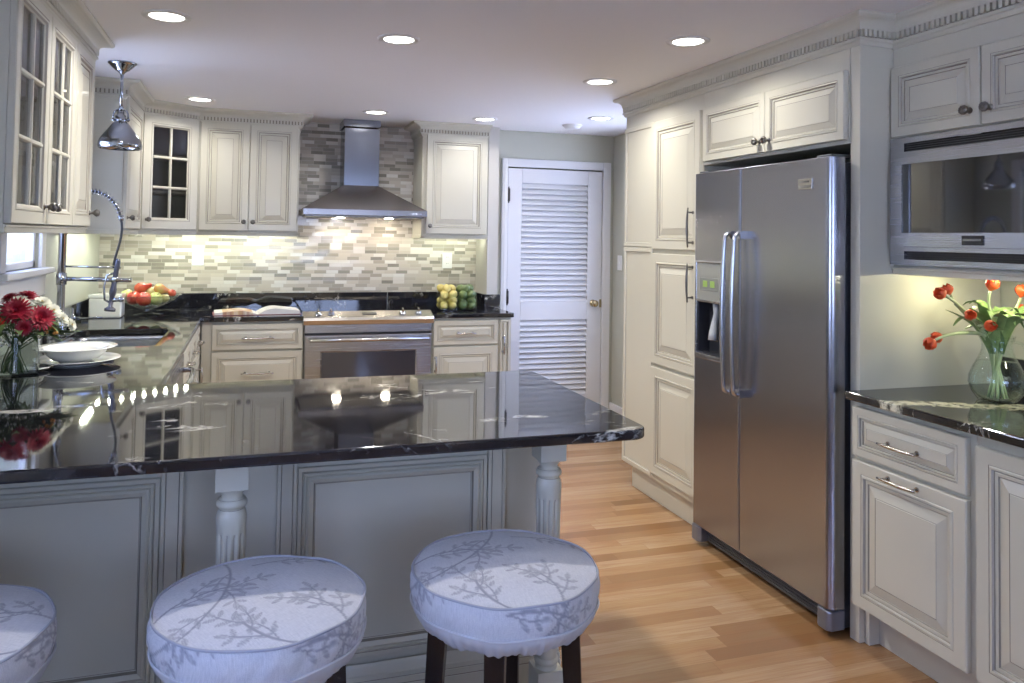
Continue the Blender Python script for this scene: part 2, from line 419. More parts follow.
b.lathe([(.028, 0), (.028, .006), (.012, .010), (.011, .030), (.024, .038), (.028, .052), (.020, .064), (.001, .066)], (kx, F0, kz), 24, axis='Y', cap0=True); b.build('knob', BRASS, d)
MB().box(2.700, 2.717, F0-.004, F0, kz-.035, kz+.03).build('strike_plate', BRASS, d)
for hz in (1.787, .985, .25):
    MB().tube([(1.907, F0-.009, hz-.050), (1.907, F0-.009, hz+.050)], .012, 10).tube([(1.907, F0-.009, hz-.064), (1.907, F0-.009, hz+.064)], .006, 8).box(1.899, 1.915, F0-.003, F0+.001, hz-.04, hz+.04).build('hinge', IRON, d)
b = MB().box(1.855, 1.90, DY-.022, DY, 0, 2.075).box(2.72, 2.79, DY-.022, DY, 0, 2.075).box(1.90, 2.72, DY-.022, DY, 2.01, 2.075)
b.box(1.87, 1.90, DY-.028, DY-.022, 0, 2.03).box(2.72, 2.745, DY-.028, DY-.022, 0, 2.03)
struct(b.build('trim_1', WHITE, None, .004))
struct(MB().box(1.81, RX, BY+.16, BY+.2, 0, CEIL).build('trim_2', DARKIN))

# ------------------------------------------------------------------ cabinet parts
def door_mesh(w, h, small=1.0, t=.02):
    k = min(small, (min(w, h)/2-.010)/.122)
    P = [(0, 0, 0), (0, -t+.004, 0), (.003, -t, 0), (.044, -t, 0), (.0455, -t+.0015, 1), (.049, -t-.001, 0), (.055, -t-.0015, 0), (.058, -t+.005, 2), (.060, -t+.007, 1),
         (.063, -t+.0055, 0), (.071, -t+.006, 0), (.074, -t+.010, 1), (.0765, -t+.010, 0), (.108, -t+.002, 0), (.110, -t+.003, 1), (.1115, -t+.0015, 0)]
    b = MB(); prof = [((d if i < 3 else .003+(d-.003)*k), y) for i, (d, y, _) in enumerate(P)]
    # material of band i comes from the ring it leads to
    ms = [P[i+1][2] for i in range(len(P)-1)]+[0]
    return b.rings(w, h, prof, ms)
def knob(parent, x, z, y=-.02, m=PEWTER):
    b = MB().lathe([(.011, 0), (.011, .002), (.006, .004), (.0055, .014), (.010, .018), (.0155, .024), (.0165, .030), (.013, .037), (.006, .0385), (.001, .039)], (x, y, z), 20, axis='Y', cap0=True)
    for k in range(10):
        a = 2*PI*k/10; b.tube([(x+.016*math.cos(a), y-.028, z+.016*math.sin(a)), (x+.012*math.cos(a), y-.037, z+.012*math.sin(a)), (x+.004*math.cos(a), y-.040, z+.004*math.sin(a))], .0018, 6)
    return b.build('knob', m, parent)
def pull(parent, x, z, L, vert=False, y=-.02, m=NICKEL, r=.005):
    pts = []
    for i in range(13):
        s_ = -1+2*i/12; pts.append((s_*L/2, y-.030-.006*math.cos(s_*PI/2), 0))
    b = MB().tube(pts, [r*(.75+.5*math.cos(PI*(-1+2*i/12)/2)) for i in range(13)], 10)
    for s_ in (-1, 1):
        b.tube([(s_*L*.38, y, 0), (s_*L*.38, y-.034, 0)], r*.9, 8); b.lathe([(r*1.7, 0), (r*1.7, .003)], (s_*L*.38, y, 0), 12, axis='Y', cap1=True, cap0=True)
    mt = Matrix.Translation((x, 0, z)) @ (Matrix.Rotation(PI/2, 4, 'Y') if vert else Matrix.Identity(4))
    b.xf(mt); return b.build('handle', m, parent)
def solid_door(parent, x0, x1, z0, z1, name='door', knobp=None, pullp=None, small=1.0, m=None):
    g = .0015; o = door_mesh(x1-x0-2*g, z1-z0-2*g, small).build(name, [m or PAINT, GLAZE, GLAZEL], parent, loc=(x0+g, -.001, z0+g))
    if knobp: knob(o, knobp[0]-x0-g, knobp[1]-z0-g)
    if pullp: pull(o, pullp[0]-x0-g, pullp[1]-z0-g, pullp[2], pullp[3] == 'v')
    return o
def glass_door(parent, x0, x1, z0, z1, knobp, nx=2, nz=3, fr=.062):
    w, h, t_ = x1-x0-.003, z1-z0-.003, .02
    b = MB()
    P = [(0, 0, 0), (0, -t_+.004, 0), (.003, -t_, 0), (fr-.022, -t_, 0), (fr-.020, -t_+.0015, 1), (fr-.017, -t_-.001, 0), (fr-.010, -t_, 0), (fr-.005, -t_+.006, 2), (fr, -t_+.010, 0), (fr, -.004, 0)]
    vs = []
    for dd, y, _ in P: vs += [(dd, y, dd), (w-dd, y, dd), (w-dd, y, h-dd), (dd, y, h-dd)]
    b.v = vs
    for i in range(len(P)-1):
        for k in range(4):
            k2 = (k+1) % 4; b.f.append([i*4+k, i*4+k2, i*4+4+k2, i*4+4+k]); b.m.append(P[i+1][2]); b.sm.append(False)
    for k in range(4):
        k2 = (k+1) % 4; e = (len(P)-1)*4; b.f.append([e+k, e+k2, k2, k]); b.m.append(0); b.sm.append(False)
    for i in range(1, nx):
        x = fr+(w-2*fr)*i/nx; b.prism([(x-.009, -.005), (x-.009, -.012), (x-.004, -.018), (x+.004, -.018), (x+.009, -.012), (x+.009, -.005)], fr, h-fr)
    for i in range(1, nz):
        z = fr+(h-2*fr)*i/nz; st = len(b.v)
        b.prism([(-.009, -.005), (-.009, -.012), (-.004, -.018), (.004, -.018), (.009, -.012), (.009, -.005)], 0, w-2*fr)
        b.xf(Matrix.Translation((w-fr, 0, z)) @ Matrix.Rotation(-PI/2, 4, 'Y'), st)
    o = b.build('door', [PAINT, GLAZE, GLAZEL], parent, loc=(x0+.0015, -.001, z0+.0015))
    MB().box(fr-.004, w-fr+.004, -.0075, -.0045, fr-.004, h-fr+.004).build('pane', PANE, o)
    knob(o, knobp[0]-x0, knobp[1]-z0)
    return o
def body(parent, w, dep, z0, z1, name='body', toe=0, m=PAINT):
    b = MB().box(0, w, 0, dep, z0, z1)
    if toe: b.box(0, w, .075, dep, 0, z0)
    return b.build(name, m, parent, .0012)
def hollow(parent, w, dep, z0, z1, shelves, name='body'):
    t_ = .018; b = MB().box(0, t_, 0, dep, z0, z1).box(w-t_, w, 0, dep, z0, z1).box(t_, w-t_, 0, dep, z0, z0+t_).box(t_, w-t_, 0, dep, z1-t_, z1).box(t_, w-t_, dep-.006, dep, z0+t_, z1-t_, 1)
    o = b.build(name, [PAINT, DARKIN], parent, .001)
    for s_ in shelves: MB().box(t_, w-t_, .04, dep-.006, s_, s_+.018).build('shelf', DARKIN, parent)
    return o
def light_rail(parent, w, dep, z, m=PAINT, left=False, right=False):
    b = MB().box(0, w, -.004, .018, z-.028, z).box(0, w, -.010, .018, z-.010, z-.002)
    if left: b.box(-.004, .014, -.004, dep, z-.028, z)
    if right: b.box(w-.014, w+.004, -.004, dep, z-.028, z)
    return b.build('light_rail', m, parent, .002)

def sweep(path, prof, closed=False):
    """profile (out,z) swept along a 2D path; 'out' is to the right of travel"""
    P = [Vector(p) for p in path]; n = len(P); secs = []
    for i in range(n):
        d0 = (P[i]-P[i-1]).normalized() if i else (P[1]-P[0]).normalized()
        d1 = (P[i+1]-P[i]).normalized() if i < n-1 else d0
        n0 = Vector((d0.y, -d0.x)); n1 = Vector((d1.y, -d1.x)); m_ = (n0+n1).normalized(); m_ /= max(m_.dot(n0), .2)
        secs.append([(P[i].x+m_.x*o, P[i].y+m_.y*o, z) for o, z in prof])
    k = len(prof); vs = [p for s_ in secs for p in s_]
    fs = [(i*k+j, (i+1)*k+j, (i+1)*k+(j+1) % k, i*k+(j+1) % k) for i in range(n-1) for j in range(k)]
    fs += [tuple(range(k)), tuple(range((n-1)*k, n*k))[::-1]]
    return vs, fs
def crown(name, path, label, out=.085, z0=2.19, group=None):
    H = CEIL-z0-.001; q = out
    e0, e1 = z0+.26*H, z0+.50*H
    prof = [(0, z0), (.008, z0), (.010, z0+.05*H), (.013, z0+.12*H), (.019, z0+.15*H), (.019, z0+.24*H), (.012, e0), (.012, e1), (.019, e1+.001), (.021, e1+.006)]
    for i in range(7):
        a = i/6*PI/2; prof.append((.021+(q-.029)*(1-math.cos(a)), e1+.006+(z0+H-.018-e1-.006)*math.sin(a)))
    prof += [(q-.006, z0+H-.016), (q, z0+H-.010), (q, z0+H), (0, z0+H)]
    vs, fs = sweep(path, prof); b = MB().add(vs, fs)
    # dentil course
    P = [Vector(p) for p in path]
    for a, c in zip(P, P[1:]):
        dd = c-a; L = dd.length; dd.normalize(); nn = Vector((dd.y, -dd.x)); k = int((L+.02)/.0215)
        for i in range(k):
            s_ = -.008+(i+.5)*(L+.016)/k; p = a+dd*s_
            q0, q1 = p+nn*.011-dd*.0064, p+nn*.011+dd*.0064; r0, r1 = p+nn*.024-dd*.0064, p+nn*.024+dd*.0064
            b.prism([(q0.x, q0.y), (q1.x, q1.y), (r1.x, r1.y), (r0.x, r0.y)], e0+.001, e1-.0005, 1)
    # glaze wiped into the dentil channel
    vs, fs = sweep(path, [(.0118, e0), (.0126, e0), (.0126, e1), (.0118, e1)]); b.add(vs, fs, 2)
    return tag(b.build(name, [PAINT, PAINT, GLAZE]), label, 'crown moulding', group)

# ------------------------------------------------------------------ wall cabinets, left wall near
UZ0, UZ1 = 1.468, 2.212
XL = -.707
c = thing('wall_cabinet', 'cream wall cabinet with two glass mullioned doors, nearest the camera at top left', 'cabinet', (XL, 2.616, 0), PI/2)
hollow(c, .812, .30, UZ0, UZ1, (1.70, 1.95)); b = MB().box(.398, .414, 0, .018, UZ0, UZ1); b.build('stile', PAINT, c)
glass_door(c, .0, .406, UZ0, UZ1, (.375, UZ0+.062)); glass_door(c, .406, .812, UZ0, UZ1, (.437, UZ0+.062))
light_rail(c, .812, .30, UZ0, left=True)
c = thing('wall_cabinet', 'narrow cream wall cabinet with one solid raised panel door, right of the near glass doors', 'cabinet', (XL, 3.429, 0), PI/2)
body(c, .361, .30, UZ0, UZ1); solid_door(c, 0, .361, UZ0, UZ1, knobp=(.33, UZ0+.062)); light_rail(c, .361, .30, UZ0, right=True)
crown('crown_molding', [(LX, 3.775), (XL+.012, 3.775), (XL+.012, 2.60), (LX, 2.60)][::-1], 'cream dentil crown moulding above the near left glass door cabinets', .075, UZ1-.014)
# far left, beside the window
c = thing('wall_cabinet', 'cream wall cabinet between the sink window and the corner, behind the pendant lamp', 'cabinet', (XL, 4.76, 0), PI/2)
body(c, .62, .30, UZ0-.006, UZ1); solid_door(c, .01, .615, UZ0, UZ1, knobp=(.055, UZ0+.062)); light_rail(c, .62, .30, UZ0-.006, left=True)
CU0 = (XL+.0, 5.385); CU1 = (-.372, 5.64); BF = 5.64
L = math.hypot(CU1[0]-CU0[0], CU1[1]-CU0[1]); ang = math.atan2(CU1[1]-CU0[1], CU1[0]-CU0[0])
c = thing('corner_cabinet', 'diagonal corner wall cabinet with a six pane glass door', 'cabinet', (*CU0, 0), ang)
iv = Matrix.Rotation(-ang, 2) @ Vector((LX+.012-CU0[0], 0-0)) if False else None
def tol(x, y):
    dx, dy = x-CU0[0], y-CU0[1]; return (dx*math.cos(ang)+dy*math.sin(ang), -dx*math.sin(ang)+dy*math.cos(ang))
poly = [(0, .0), (L, .0), tol(CU1[0], BY-.01), tol(LX+.001, BY-.01), tol(LX+.001, CU0[1])]
b = MB().prism(poly, UZ0-.006, UZ0+.012).prism(poly, UZ1-.018, UZ1)
for i in range(1, 5):
    a_, c_ = Vector(poly[i]), Vector(poly[(i+1) % 5]); dd = (c_-a_).normalized(); nn = Vector((-dd.y, dd.x))*.012
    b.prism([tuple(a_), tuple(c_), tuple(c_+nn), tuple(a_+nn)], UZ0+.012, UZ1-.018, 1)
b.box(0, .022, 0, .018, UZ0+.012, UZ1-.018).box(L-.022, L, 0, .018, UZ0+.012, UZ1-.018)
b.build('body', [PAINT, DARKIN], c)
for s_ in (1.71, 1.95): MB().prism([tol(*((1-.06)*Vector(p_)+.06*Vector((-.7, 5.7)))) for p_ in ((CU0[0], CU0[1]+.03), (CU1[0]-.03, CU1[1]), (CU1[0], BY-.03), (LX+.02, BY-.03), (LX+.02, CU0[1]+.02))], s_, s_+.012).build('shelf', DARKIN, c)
glass_door(c, .012, L-.012, UZ0, UZ1, (.046, UZ0+.062), fr=.075); light_rail(c, L, .1, UZ0-.006)
# back wall doubles
c = thing('wall_cabinet', 'double door cream wall cabinet left of the range hood', 'cabinet', (CU1[0], BF, 0), 0)
WB = .30-CU1[0]; body(c, WB, .33, UZ0-.006, UZ1)
hm = .012+(WB-.024)/2
solid_door(c, .012, hm, UZ0, UZ1, knobp=(hm-.03, UZ0+.062)); solid_door(c, hm, WB-.012, UZ0, UZ1, knobp=(hm+.03, UZ0+.062)); light_rail(c, WB, .33, UZ0-.006, right=True)
crown('crown_molding', [(LX, 4.76), (XL+.0, 4.76), CU0, CU1, (.30, BF), (.30, BY)], 'cream dentil crown moulding wrapping the corner cabinet and cabinets left of the hood', .085, UZ1-.016)
c = thing('wall_cabinet', 'single door cream wall cabinet right of the range hood', 'cabinet', (1.185, BF, 0), 0)
body(c, .51, .33, UZ0-.006, UZ1); solid_door(c, .03, .50, UZ0, UZ1, knobp=(.058, UZ0+.062)); light_rail(c, .51, .33, UZ0-.006, left=True)
crown('crown_molding', [(1.185, BY), (1.185, BF), (1.70, BF)], 'short cream dentil crown moulding right of the range hood chimney', .085, UZ1-.016)

# led lamps under the wall cabinets
led = thing('led_strip', 'diagonal row of small lit lamps under the glass corner cabinet', 'under cabinet light', (-.665, 5.615, UZ0-.006), math.radians(41))
MB().box(-.35, .35, -.010, .010, -.006, 0).build('housing', OUTLET, led)
for k in range(9): MB().lathe([(.009, 0), (.009, -.003), (.001, -.004)], (-.32+k*.08, 0, -.006), 14).build('led', PUCK, led)
led = thing('led_strip', 'short row of small lit lamps under the cabinet beside the sink window', 'under cabinet light', (-.90, 5.0, UZ0-.006))
MB().box(-.010, .010, -.19, .19, -.006, 0).build('housing', OUTLET, led)
for k in range(5): MB().lathe([(.009, 0), (.009, -.003), (.001, -.004)], (0, -.16+k*.08, -.006), 14).build('led', PUCK, led)
BAR = mat('lit_lamp_bar', (.9, .9, .9), .5, emit=(.95, 1, .80), es=62)
for (x, y, ln, lb_) in ((-.02, 5.70, .60, 'thin lit lamp bar under the double cabinet left of the hood'), (1.44, 5.70, .46, 'thin lit lamp bar under the cabinet right of the hood')):
    led = thing('led_strip', lb_, 'under cabinet light', (x, y, UZ0-.006))
    MB().box(-ln/2, ln/2, -.010, .010, -.022, 0).build('housing', OUTLET, led)
    MB().box(-ln/2+.01, ln/2-.01, .010, .013, -.021, -.003).build('lens', BAR, led)

# ------------------------------------------------------------------ right wall: pantry, refrigerator surround, microwave cabinet
FX = 2.132; UY = 2.32
c = thing('pantry_cabinet', 'tall cream pantry cabinet with stacked raised panel doors left of the refrigerator', 'cabinet', (FX, 4.205, 0), -PI/2)
b = MB().box(0, .843, 0, RX-FX-.006, .135, 2.20).box(.05, .843, .037, RX-FX-.006, 0, .135); b.build('body', PAINT, c, .0015)
b = MB()
for z0, z1 in ((.145, 1.405), (1.41, 2.11)):
    b.rings(.345, z1-z0, [(0, 0), (0, -.010), (.002, -.012), (.022, -.012), (.024, -.009), (.026, -.004)], [0, 0, 0, 0, 1, 0], x0=.005, z0=z0)
b.build('side_panel', [PAINT, GLAZEL], c)
PX0, PX1 = .360, .838
solid_door(c, PX0, PX1, 1.399, 2.105, pullp=(PX1-.055, 1.515, .20, 'v'))
solid_door(c, PX0, PX1, .772, 1.378, pullp=(PX1-.055, 1.24, .20, 'v'))
solid_door(c, PX0, PX1, .172, .757)
for o in c.children:
    for h_ in o.children:
        if h_.name.startswith('handle'): h_.data.materials[0] = PEWTER; lab(h_, 'dark bowed handle')
c = thing('refrigerator_cabinet', 'two door cream cabinet above the refrigerator', 'cabinet', (FX, 3.361, 0), -PI/2)
body(c, .990, RX-FX-.006, 1.825, 2.20)
solid_door(c, .018, .506, 1.838, 2.105, knobp=(.474, 1.888), small=.72); solid_door(c, .506, .982, 1.838, 2.105, knobp=(.538, 1.888), small=.72)
c = thing('end_panel', 'tall cream end panel between the refrigerator and the tulip counter', 'panel', (FX, UY+.048, 0), -PI/2)
b = MB().box(0, .047, 0, RX-FX-.006, 0, 2.20); b.build('board', PAINT, c, .002)
crown('crown_molding', [(RX, UY), (FX, UY), (FX, 4.205), (RX, 4.205)][::-1], 'long cream dentil crown moulding above the pantry and refrigerator', .062, 2.185)

UX = 2.285
c = thing('microwave_cabinet', 'cream wall cabinet with two raised panel doors above the microwave', 'cabinet', (UX, UY-.001, 0), -PI/2)
b = MB().box(0, 1.1, 0, RX-UX, 1.84, 2.20).box(0, .018, .0, RX-UX, 1.37, 1.84).box(0, 1.1, .0, RX-UX, 1.352, 1.372).box(0, 1.1, RX-UX-.02, RX-UX, 1.37, 1.84)
b.build('body', PAINT, c, .0015)
solid_door(c, .006, .380, 1.843, 2.108, knobp=(.343, 1.897), small=.78); solid_door(c, .382, .755, 1.843, 2.108, knobp=(.419, 1.897), small=.78)
solid_door(c, .757, 1.09, 1.843, 2.108, small=.78)
light_rail(c, 1.1, .3, 1.365)
crown('crown_molding', [(UX, UY), (UX, 1.1)], 'cream dentil crown moulding above the microwave cabinet', .050, 2.180)

o = thing('led_strip', 'lit lamp strip under the microwave above the tulip counter', 'under cabinet light', (2.44, 1.90, 1.352))
MB().box(-.012, .012, -.36, .36, -.008, 0).build('housing', OUTLET, o)
PUCKY = mat('lit_led_yellow', (.9, .9, .9), .5, emit=(1, .95, .62), es=460)
for k in range(8): MB().lathe([(.009, 0), (.009, -.003), (.001, -.004)], (0, -.315+k*.09, -.008), 14).build('led', PUCKY, o)
# microwave
MW = thing('microwave_oven', 'built-in stainless microwave oven with dark glass door', 'microwave', (UX-.002, UY-.022, 0), -PI/2)
MGL = mat('dark_microwave_glass', (.006, .007, .010), .03, ior=2.3)
MB().box(.002, .80, .0, .45, 1.376, 1.836).build('case', BLACK, MW)
b = MB()
for (x0, x1, z0, z1) in ((-.018, .048, 1.374, 1.838), (.752, .80, 1.374, 1.838), (.048, .752, 1.374, 1.394), (.048, .752, 1.424, 1.440), (.048, .752, 1.764, 1.786), (.048, .752, 1.818, 1.838)): b.box(x0, x1, -.018, 0, z0, z1)
b.build('trim_frame', STEEL, MW)
for z0, n in ((1.394, 4), (1.786, 4)):
    b = MB().box(.048, .752, -.004, -.001, z0, z0+.031)
    for k in range(n): b.box(.048, .752, -.012, -.004, z0+.003+k*.0078, z0+.006+k*.0078)
    b.build('vent', BLACK, MW)
X0, X1, dz0, dz1 = .030, .770, 1.441, 1.762
gx0, gx1, gz0, gz1 = .060, .740, 1.490, 1.738
b = MB()
for (x0, x1, z0, z1) in ((X0, gx0, dz0, dz1), (gx1, X1, dz0, dz1), (gx0, gx1, dz0, gz0), (gx0, gx1, gz1, dz1)): b.box(x0, x1, -.042, -.0185, z0, z1)
dr = b.build('door', STEEL, MW)
MB().box(gx0, gx1, -.038, -.030, gz0, gz1).build('glass', MGL, dr)
MB().box(.312, .392, -.0455, -.042, dz0+.008, dz0+.040).build('badge', mat('dark_badge', (.05, .05, .055), .2, .6), dr, .001)
MB().box(.317, .385, -.0462, -.0452, dz0+.022, dz0+.029).build('badge_stripe', CHROME, dr)

# base cabinets, right
BX = 2.11
c = thing('base_cabinet', 'cream base cabinet with one drawer above a tall pull out door, beside the refrigerator', 'cabinet', (BX, UY-.002, 0), -PI/2)
b = MB().box(0, .498, 0, RX-BX, .15, .884).box(0, .498, .09, RX-BX, 0, .15).box(0, .02, .045, .09, 0, .15); b.build('body', PAINT, c, .0012)
solid_door(c, .004, .478, .684, .862, 'drawer', pullp=(.235, .765, .16, 'h'), small=.62)
solid_door(c, .004, .478, .152, .672, pullp=(.235, .648, .16, 'h'))
c = thing('base_cabinet', 'cream base cabinet with one tall door at the right edge of the photo', 'cabinet', (BX, UY-.501, 0), -PI/2)
b = MB().box(0, 1.0, 0, RX-BX-.006, .15, .884).box(0, 1.0, .09, RX-BX-.006, 0, .15); b.build('body', PAINT, c, .0012)
solid_door(c, .008, .46, .152, .848); solid_door(c, .464, .95, .152, .848)

def slab(name, xs, ys, keep, z0, z1, label, rounds=(), bev=.006, holes=()):
    bm = bmesh.new(); vt = {}
    def V(i, j, z):
        k = (i, j, z)
        if k not in vt: vt[k] = bm.verts.new((xs[i], ys[j], z))
        return vt[k]
    nx, ny = len(xs)-1, len(ys)-1
    K = lambda i, j: 0 <= i < nx and 0 <= j < ny and keep((xs[i]+xs[i+1])/2, (ys[j]+ys[j+1])/2)
    for i in range(nx):
        for j in range(ny):
            if not K(i, j): continue
            bm.faces.new([V(i, j, z1), V(i+1, j, z1), V(i+1, j+1, z1), V(i, j+1, z1)])
            bm.faces.new([V(i, j+1, z0), V(i+1, j+1, z0), V(i+1, j, z0), V(i, j, z0)])
            for (a, c_, ni, nj) in (((i, j), (i+1, j), i, j-1), ((i+1, j), (i+1, j+1), i+1, j), ((i+1, j+1), (i, j+1), i, j+1), ((i, j+1), (i, j), i-1, j)):
                if not K(ni, nj): bm.faces.new([V(*a, z0), V(*c_, z0), V(*c_, z1), V(*a, z1)])
    bmesh.ops.dissolve_limit(bm, angle_limit=.01, verts=bm.verts, edges=bm.edges)
    for rx, ry, r in rounds:
        es = [e for e in bm.edges if all(abs(v.co.x-rx) < 1e-4 and abs(v.co.y-ry) < 1e-4 for v in e.verts)]
        if es: bmesh.ops.bevel(bm, geom=es, offset=r, segments=8, affect='EDGES', profile=.5)
    bmesh.ops.recalc_face_normals(bm, faces=bm.faces)
    me = bpy.data.meshes.new(name); bm.to_mesh(me); bm.free(); me.materials.append(GRAN)
    o = bpy.data.objects.new(name, me); COL.objects.link(o)
    md = o.modifiers.new('bevel', 'BEVEL'); md.width = bev; md.segments = 3; md.limit_method = 'ANGLE'; md.angle_limit = math.radians(50)
    return tag(o, label, 'countertop')
CZ0, CZ1 = .884, .914
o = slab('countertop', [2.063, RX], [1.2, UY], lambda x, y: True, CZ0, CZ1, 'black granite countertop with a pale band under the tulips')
MB().box(RX-.02, RX, 1.2, UY, CZ1, 1.016).build('backsplash', GRAN, o, .002)

# ------------------------------------------------------------------ refrigerator
FR = thing('refrigerator', 'stainless side by side refrigerator with an ice and water dispenser', 'refrigerator', (2.048, 3.318, 0), -PI/2)
FWd = .943
DKG = mat('dark_grey_case', (.06, .065, .075), .4, .3)
MB().box(.012, FWd-.012, .075, .70, .022, 1.755).build('case', DKG, FR, .004)
def fdoor(x0, x1, notch=None):
    b = MB(); r = .028; z0, z1 = .100, 1.774
    def outline(xa, xb): return arc(xa+r*.4, r*.4, r*.4, 180, 270, 4)+arc(xb-r, r, r, 270, 360, 8) if x1 > .6 else arc(xa+r, r, r, 180, 270, 8)+arc(xb-r*.4, r*.4, r*.4, 270, 360, 4)
    pl = outline(x0, x1); pl = pl+[(x1, .066), (x0, .066)]
    if not notch: b.prism(pl, z0, z1)
    else:
        nx0, nx1, nz0, nz1 = notch
        b.prism(pl, z0, nz0); b.prism(pl, nz1, z1)
        b.prism([p for p in pl if p[0] <= nx0+1e-6]+[], nz0, nz1) if False else None
        left = [p for p in pl if p[0] < nx0]; left = sorted([p for p in left if p[1] < .06], key=lambda p: p[0])
        b.prism([(x0, .066)]+left+[(nx0, 0), (nx0, .066)], nz0, nz1)
        right = sorted([p for p in pl if p[0] > nx1 and p[1] < .06], key=lambda p: p[0])
        b.prism([(nx1, .066), (nx1, 0)]+right+[(x1, .066)], nz0, nz1)
    return b
NT_ = (.045, .250, .915, 1.165)
SX = .382
dl = fdoor(0, SX-.002, NT_).build('freezer_door', STEELF, FR, .0015)
drr = fdoor(SX+.002, FWd).build('refrigerator_door', STEELF, FR, .0015)
NICKELS = mat('satin_steel', (.50, .51, .54), .22, 1)
def fhandle(parent, x):
    pts = [(x, .002, 1.485), (x, -.035, 1.487), (x, -.052, 1.470)]
    for i in range(11):
        s_ = i/10; pts.append((x, -.056-.012*math.sin(PI*s_), 1.45-s_*.64))
    pts += [(x, -.052, .795), (x, -.035, .785), (x, .002, .787)]
    b = MB().tube(pts, .0092, 12); b.xf(Matrix.Translation((x, 0, 0)) @ Matrix.Scale(1.05, 4, (1, 0, 0)) @ Matrix.Translation((-x, 0, 0)))
    b.box(x-.017, x+.017, -.034, .001, 1.462, 1.495).box(x-.017, x+.017, -.034, .001, .775, .808)
    b.build('handle', NICKELS, parent)
fhandle(dl, SX-.036); fhandle(drr, SX+.036)
DISPM = mat('dispenser_panel', (.34, .35, .33), .35, .4)
dp = MB().box(.040, .255, -.005, .002, 1.165, 1.345).build('dispenser_panel', DISPM, dl, .004)
b = MB(); rr = .012
for (x0, x1, z0, z1) in ((.032, .045, .893, 1.355), (.250, .263, .893, 1.355), (.045, .250, .893, .917), (.045, .250, 1.345, 1.355), (.045, .250, 1.160, 1.172)): b.box(x0, x1, -.009, .004, z0, z1)
b.build('dispenser_bezel', STEEL, dl, .003)
b = MB().box(.072, .222, -.0065, -.004, 1.215, 1.275)
b.build('display', mat('grey_display', (.20, .21, .20), .25), dl, .002)
GRN = mat('green_display', (.1, .2, .05), .4, emit=(.55, .7, .15), es=.3)
for x in (.100, .160): MB().box(x, x+.036, -.0078, -.006, 1.232, 1.262).build('button_lamp', GRN, dl, .002)
MB().box(NT_[0], NT_[1], .064, .07, NT_[2], NT_[3]).box(NT_[0], NT_[1], .0, .064, NT_[2], NT_[2]+.008).box(NT_[0], NT_[0]+.004, .004, .064, NT_[2], NT_[3]).box(NT_[1]-.004, NT_[1], .004, .064, NT_[2], NT_[3]).box(NT_[0], NT_[1], .004, .064, NT_[3]-.004, NT_[3]).build('dispenser_recess', mat('dark_dispenser', (.03, .032, .04), .25), dl)
MB().tube([(.15, .035, 1.155), (.15, .035, 1.105), (.16, .012, 1.02), (.165, .006, .985)], [.018, .014, .020, .022], 10).build('dispenser_lever', mat('clear_grey_plastic', (.45, .47, .5), .1), dl)
MB().box(.765, .845, -.004, .002, 1.655, 1.698).build('badge', NICKEL, drr, .001)
MB().box(.772, .830, -.0052, -.0038, 1.682, 1.690).box(.770, .84, -.0052, -.0038, 1.662, 1.672).build('badge_stripe', CHROME, drr)
KICK = mat('kick_grille', (.10, .105, .12), .35, .5)
b = MB().box(.03, FWd-.03, .045, .08, .025, .098)
for k in range(5): b.box(.05, FWd-.05, .040, .046, .034+k*.012, .040+k*.012)
b.build('kick_grille', KICK, FR, .002)
for x in (0.0, FWd-.075): MB().prism([(x, .01), (x+.015, -.004), (x+.06, -.004), (x+.075, .01), (x+.075, .07), (x, .07)], .022, .095).build('roller_cover', mat('grey_roller_cover', (.22, .23, .27), .3, .6), FR, .006)
MB().box(.02, .10, .02, .12, 1.771, 1.785).box(FWd-.10, FWd-.02, .02, .12, 1.771, 1.785).build('hinge_cover', DKG, FR, .003)
for x in (.1, FWd-.1):
    MB().lathe([(.016, 0), (.016, .022)], (x, .12, .0), 14, cap0=True, cap1=True).lathe([(.016, 0), (.016, .022)], (x, .6, .0), 14, cap0=True, cap1=True).build('foot', BLACK, FR)

# ------------------------------------------------------------------ base cabinets, back wall
BB = 5.275
c = thing('base_cabinet', 'cream base cabinet with a stack of drawers left of the range', 'cabinet', (-.30, BB, 0), 0)
b = MB().box(0, .632, 0, .70, .11, .884).box(0, .632, .06, .70, 0, .11); b.build('body', PAINT, c, .0012)
solid_door(c, .062, .628, .700, .868, 'drawer', pullp=(.345, .778, .20, 'h'), small=.60)
solid_door(c, .062, .628, .415, .690, 'drawer', pullp=(.345, .552, .20, 'h'), small=.75)
solid_door(c, .062, .628, .125, .405, 'drawer', pullp=(.345, .27, .20, 'h'), small=.75)
c = thing('base_cabinet', 'cream base cabinet with a drawer over a door right of the range', 'cabinet', (1.198, BB, 0), 0)
b = MB().box(0, .486, 0, .70, .11, .884).box(0, .486, .06, .70, 0, .11); b.build('body', PAINT, c, .0012)
solid_door(c, .006, .478, .695, .868, 'drawer', pullp=(.235, .778, .14, 'h'), small=.60)
solid_door(c, .006, .478, .125, .685, pullp=(.022, .565, .12, 'v'))
c = thing('pull_out_cabinet', 'narrow cream pull out cabinet with a vertical handle beside the louvered door', 'cabinet', (1.686, BB, 0), 0)
b = MB().box(0, .092, 0, .36, .11, .884).box(0, .08, .06, .36, 0, .11); b.build('body', PAINT, c, .0012)
solid_door(c, .004, .078, .125, .868, pullp=(.025, .69, .13, 'v'), small=.3)
o = slab('countertop', [1.192, 1.70, 1.79], [5.238, 5.655, BY-.009], lambda x, y: not (x > 1.70 and y > 5.655), CZ0, CZ1, 'short black granite countertop right of the range under the lemons and limes', rounds=[(1.79, 5.238, .012)])
MB().box(1.0, 1.706, BY-.03, BY-.009, CZ1, 1.016).build('backsplash', GRAN, o, .002)
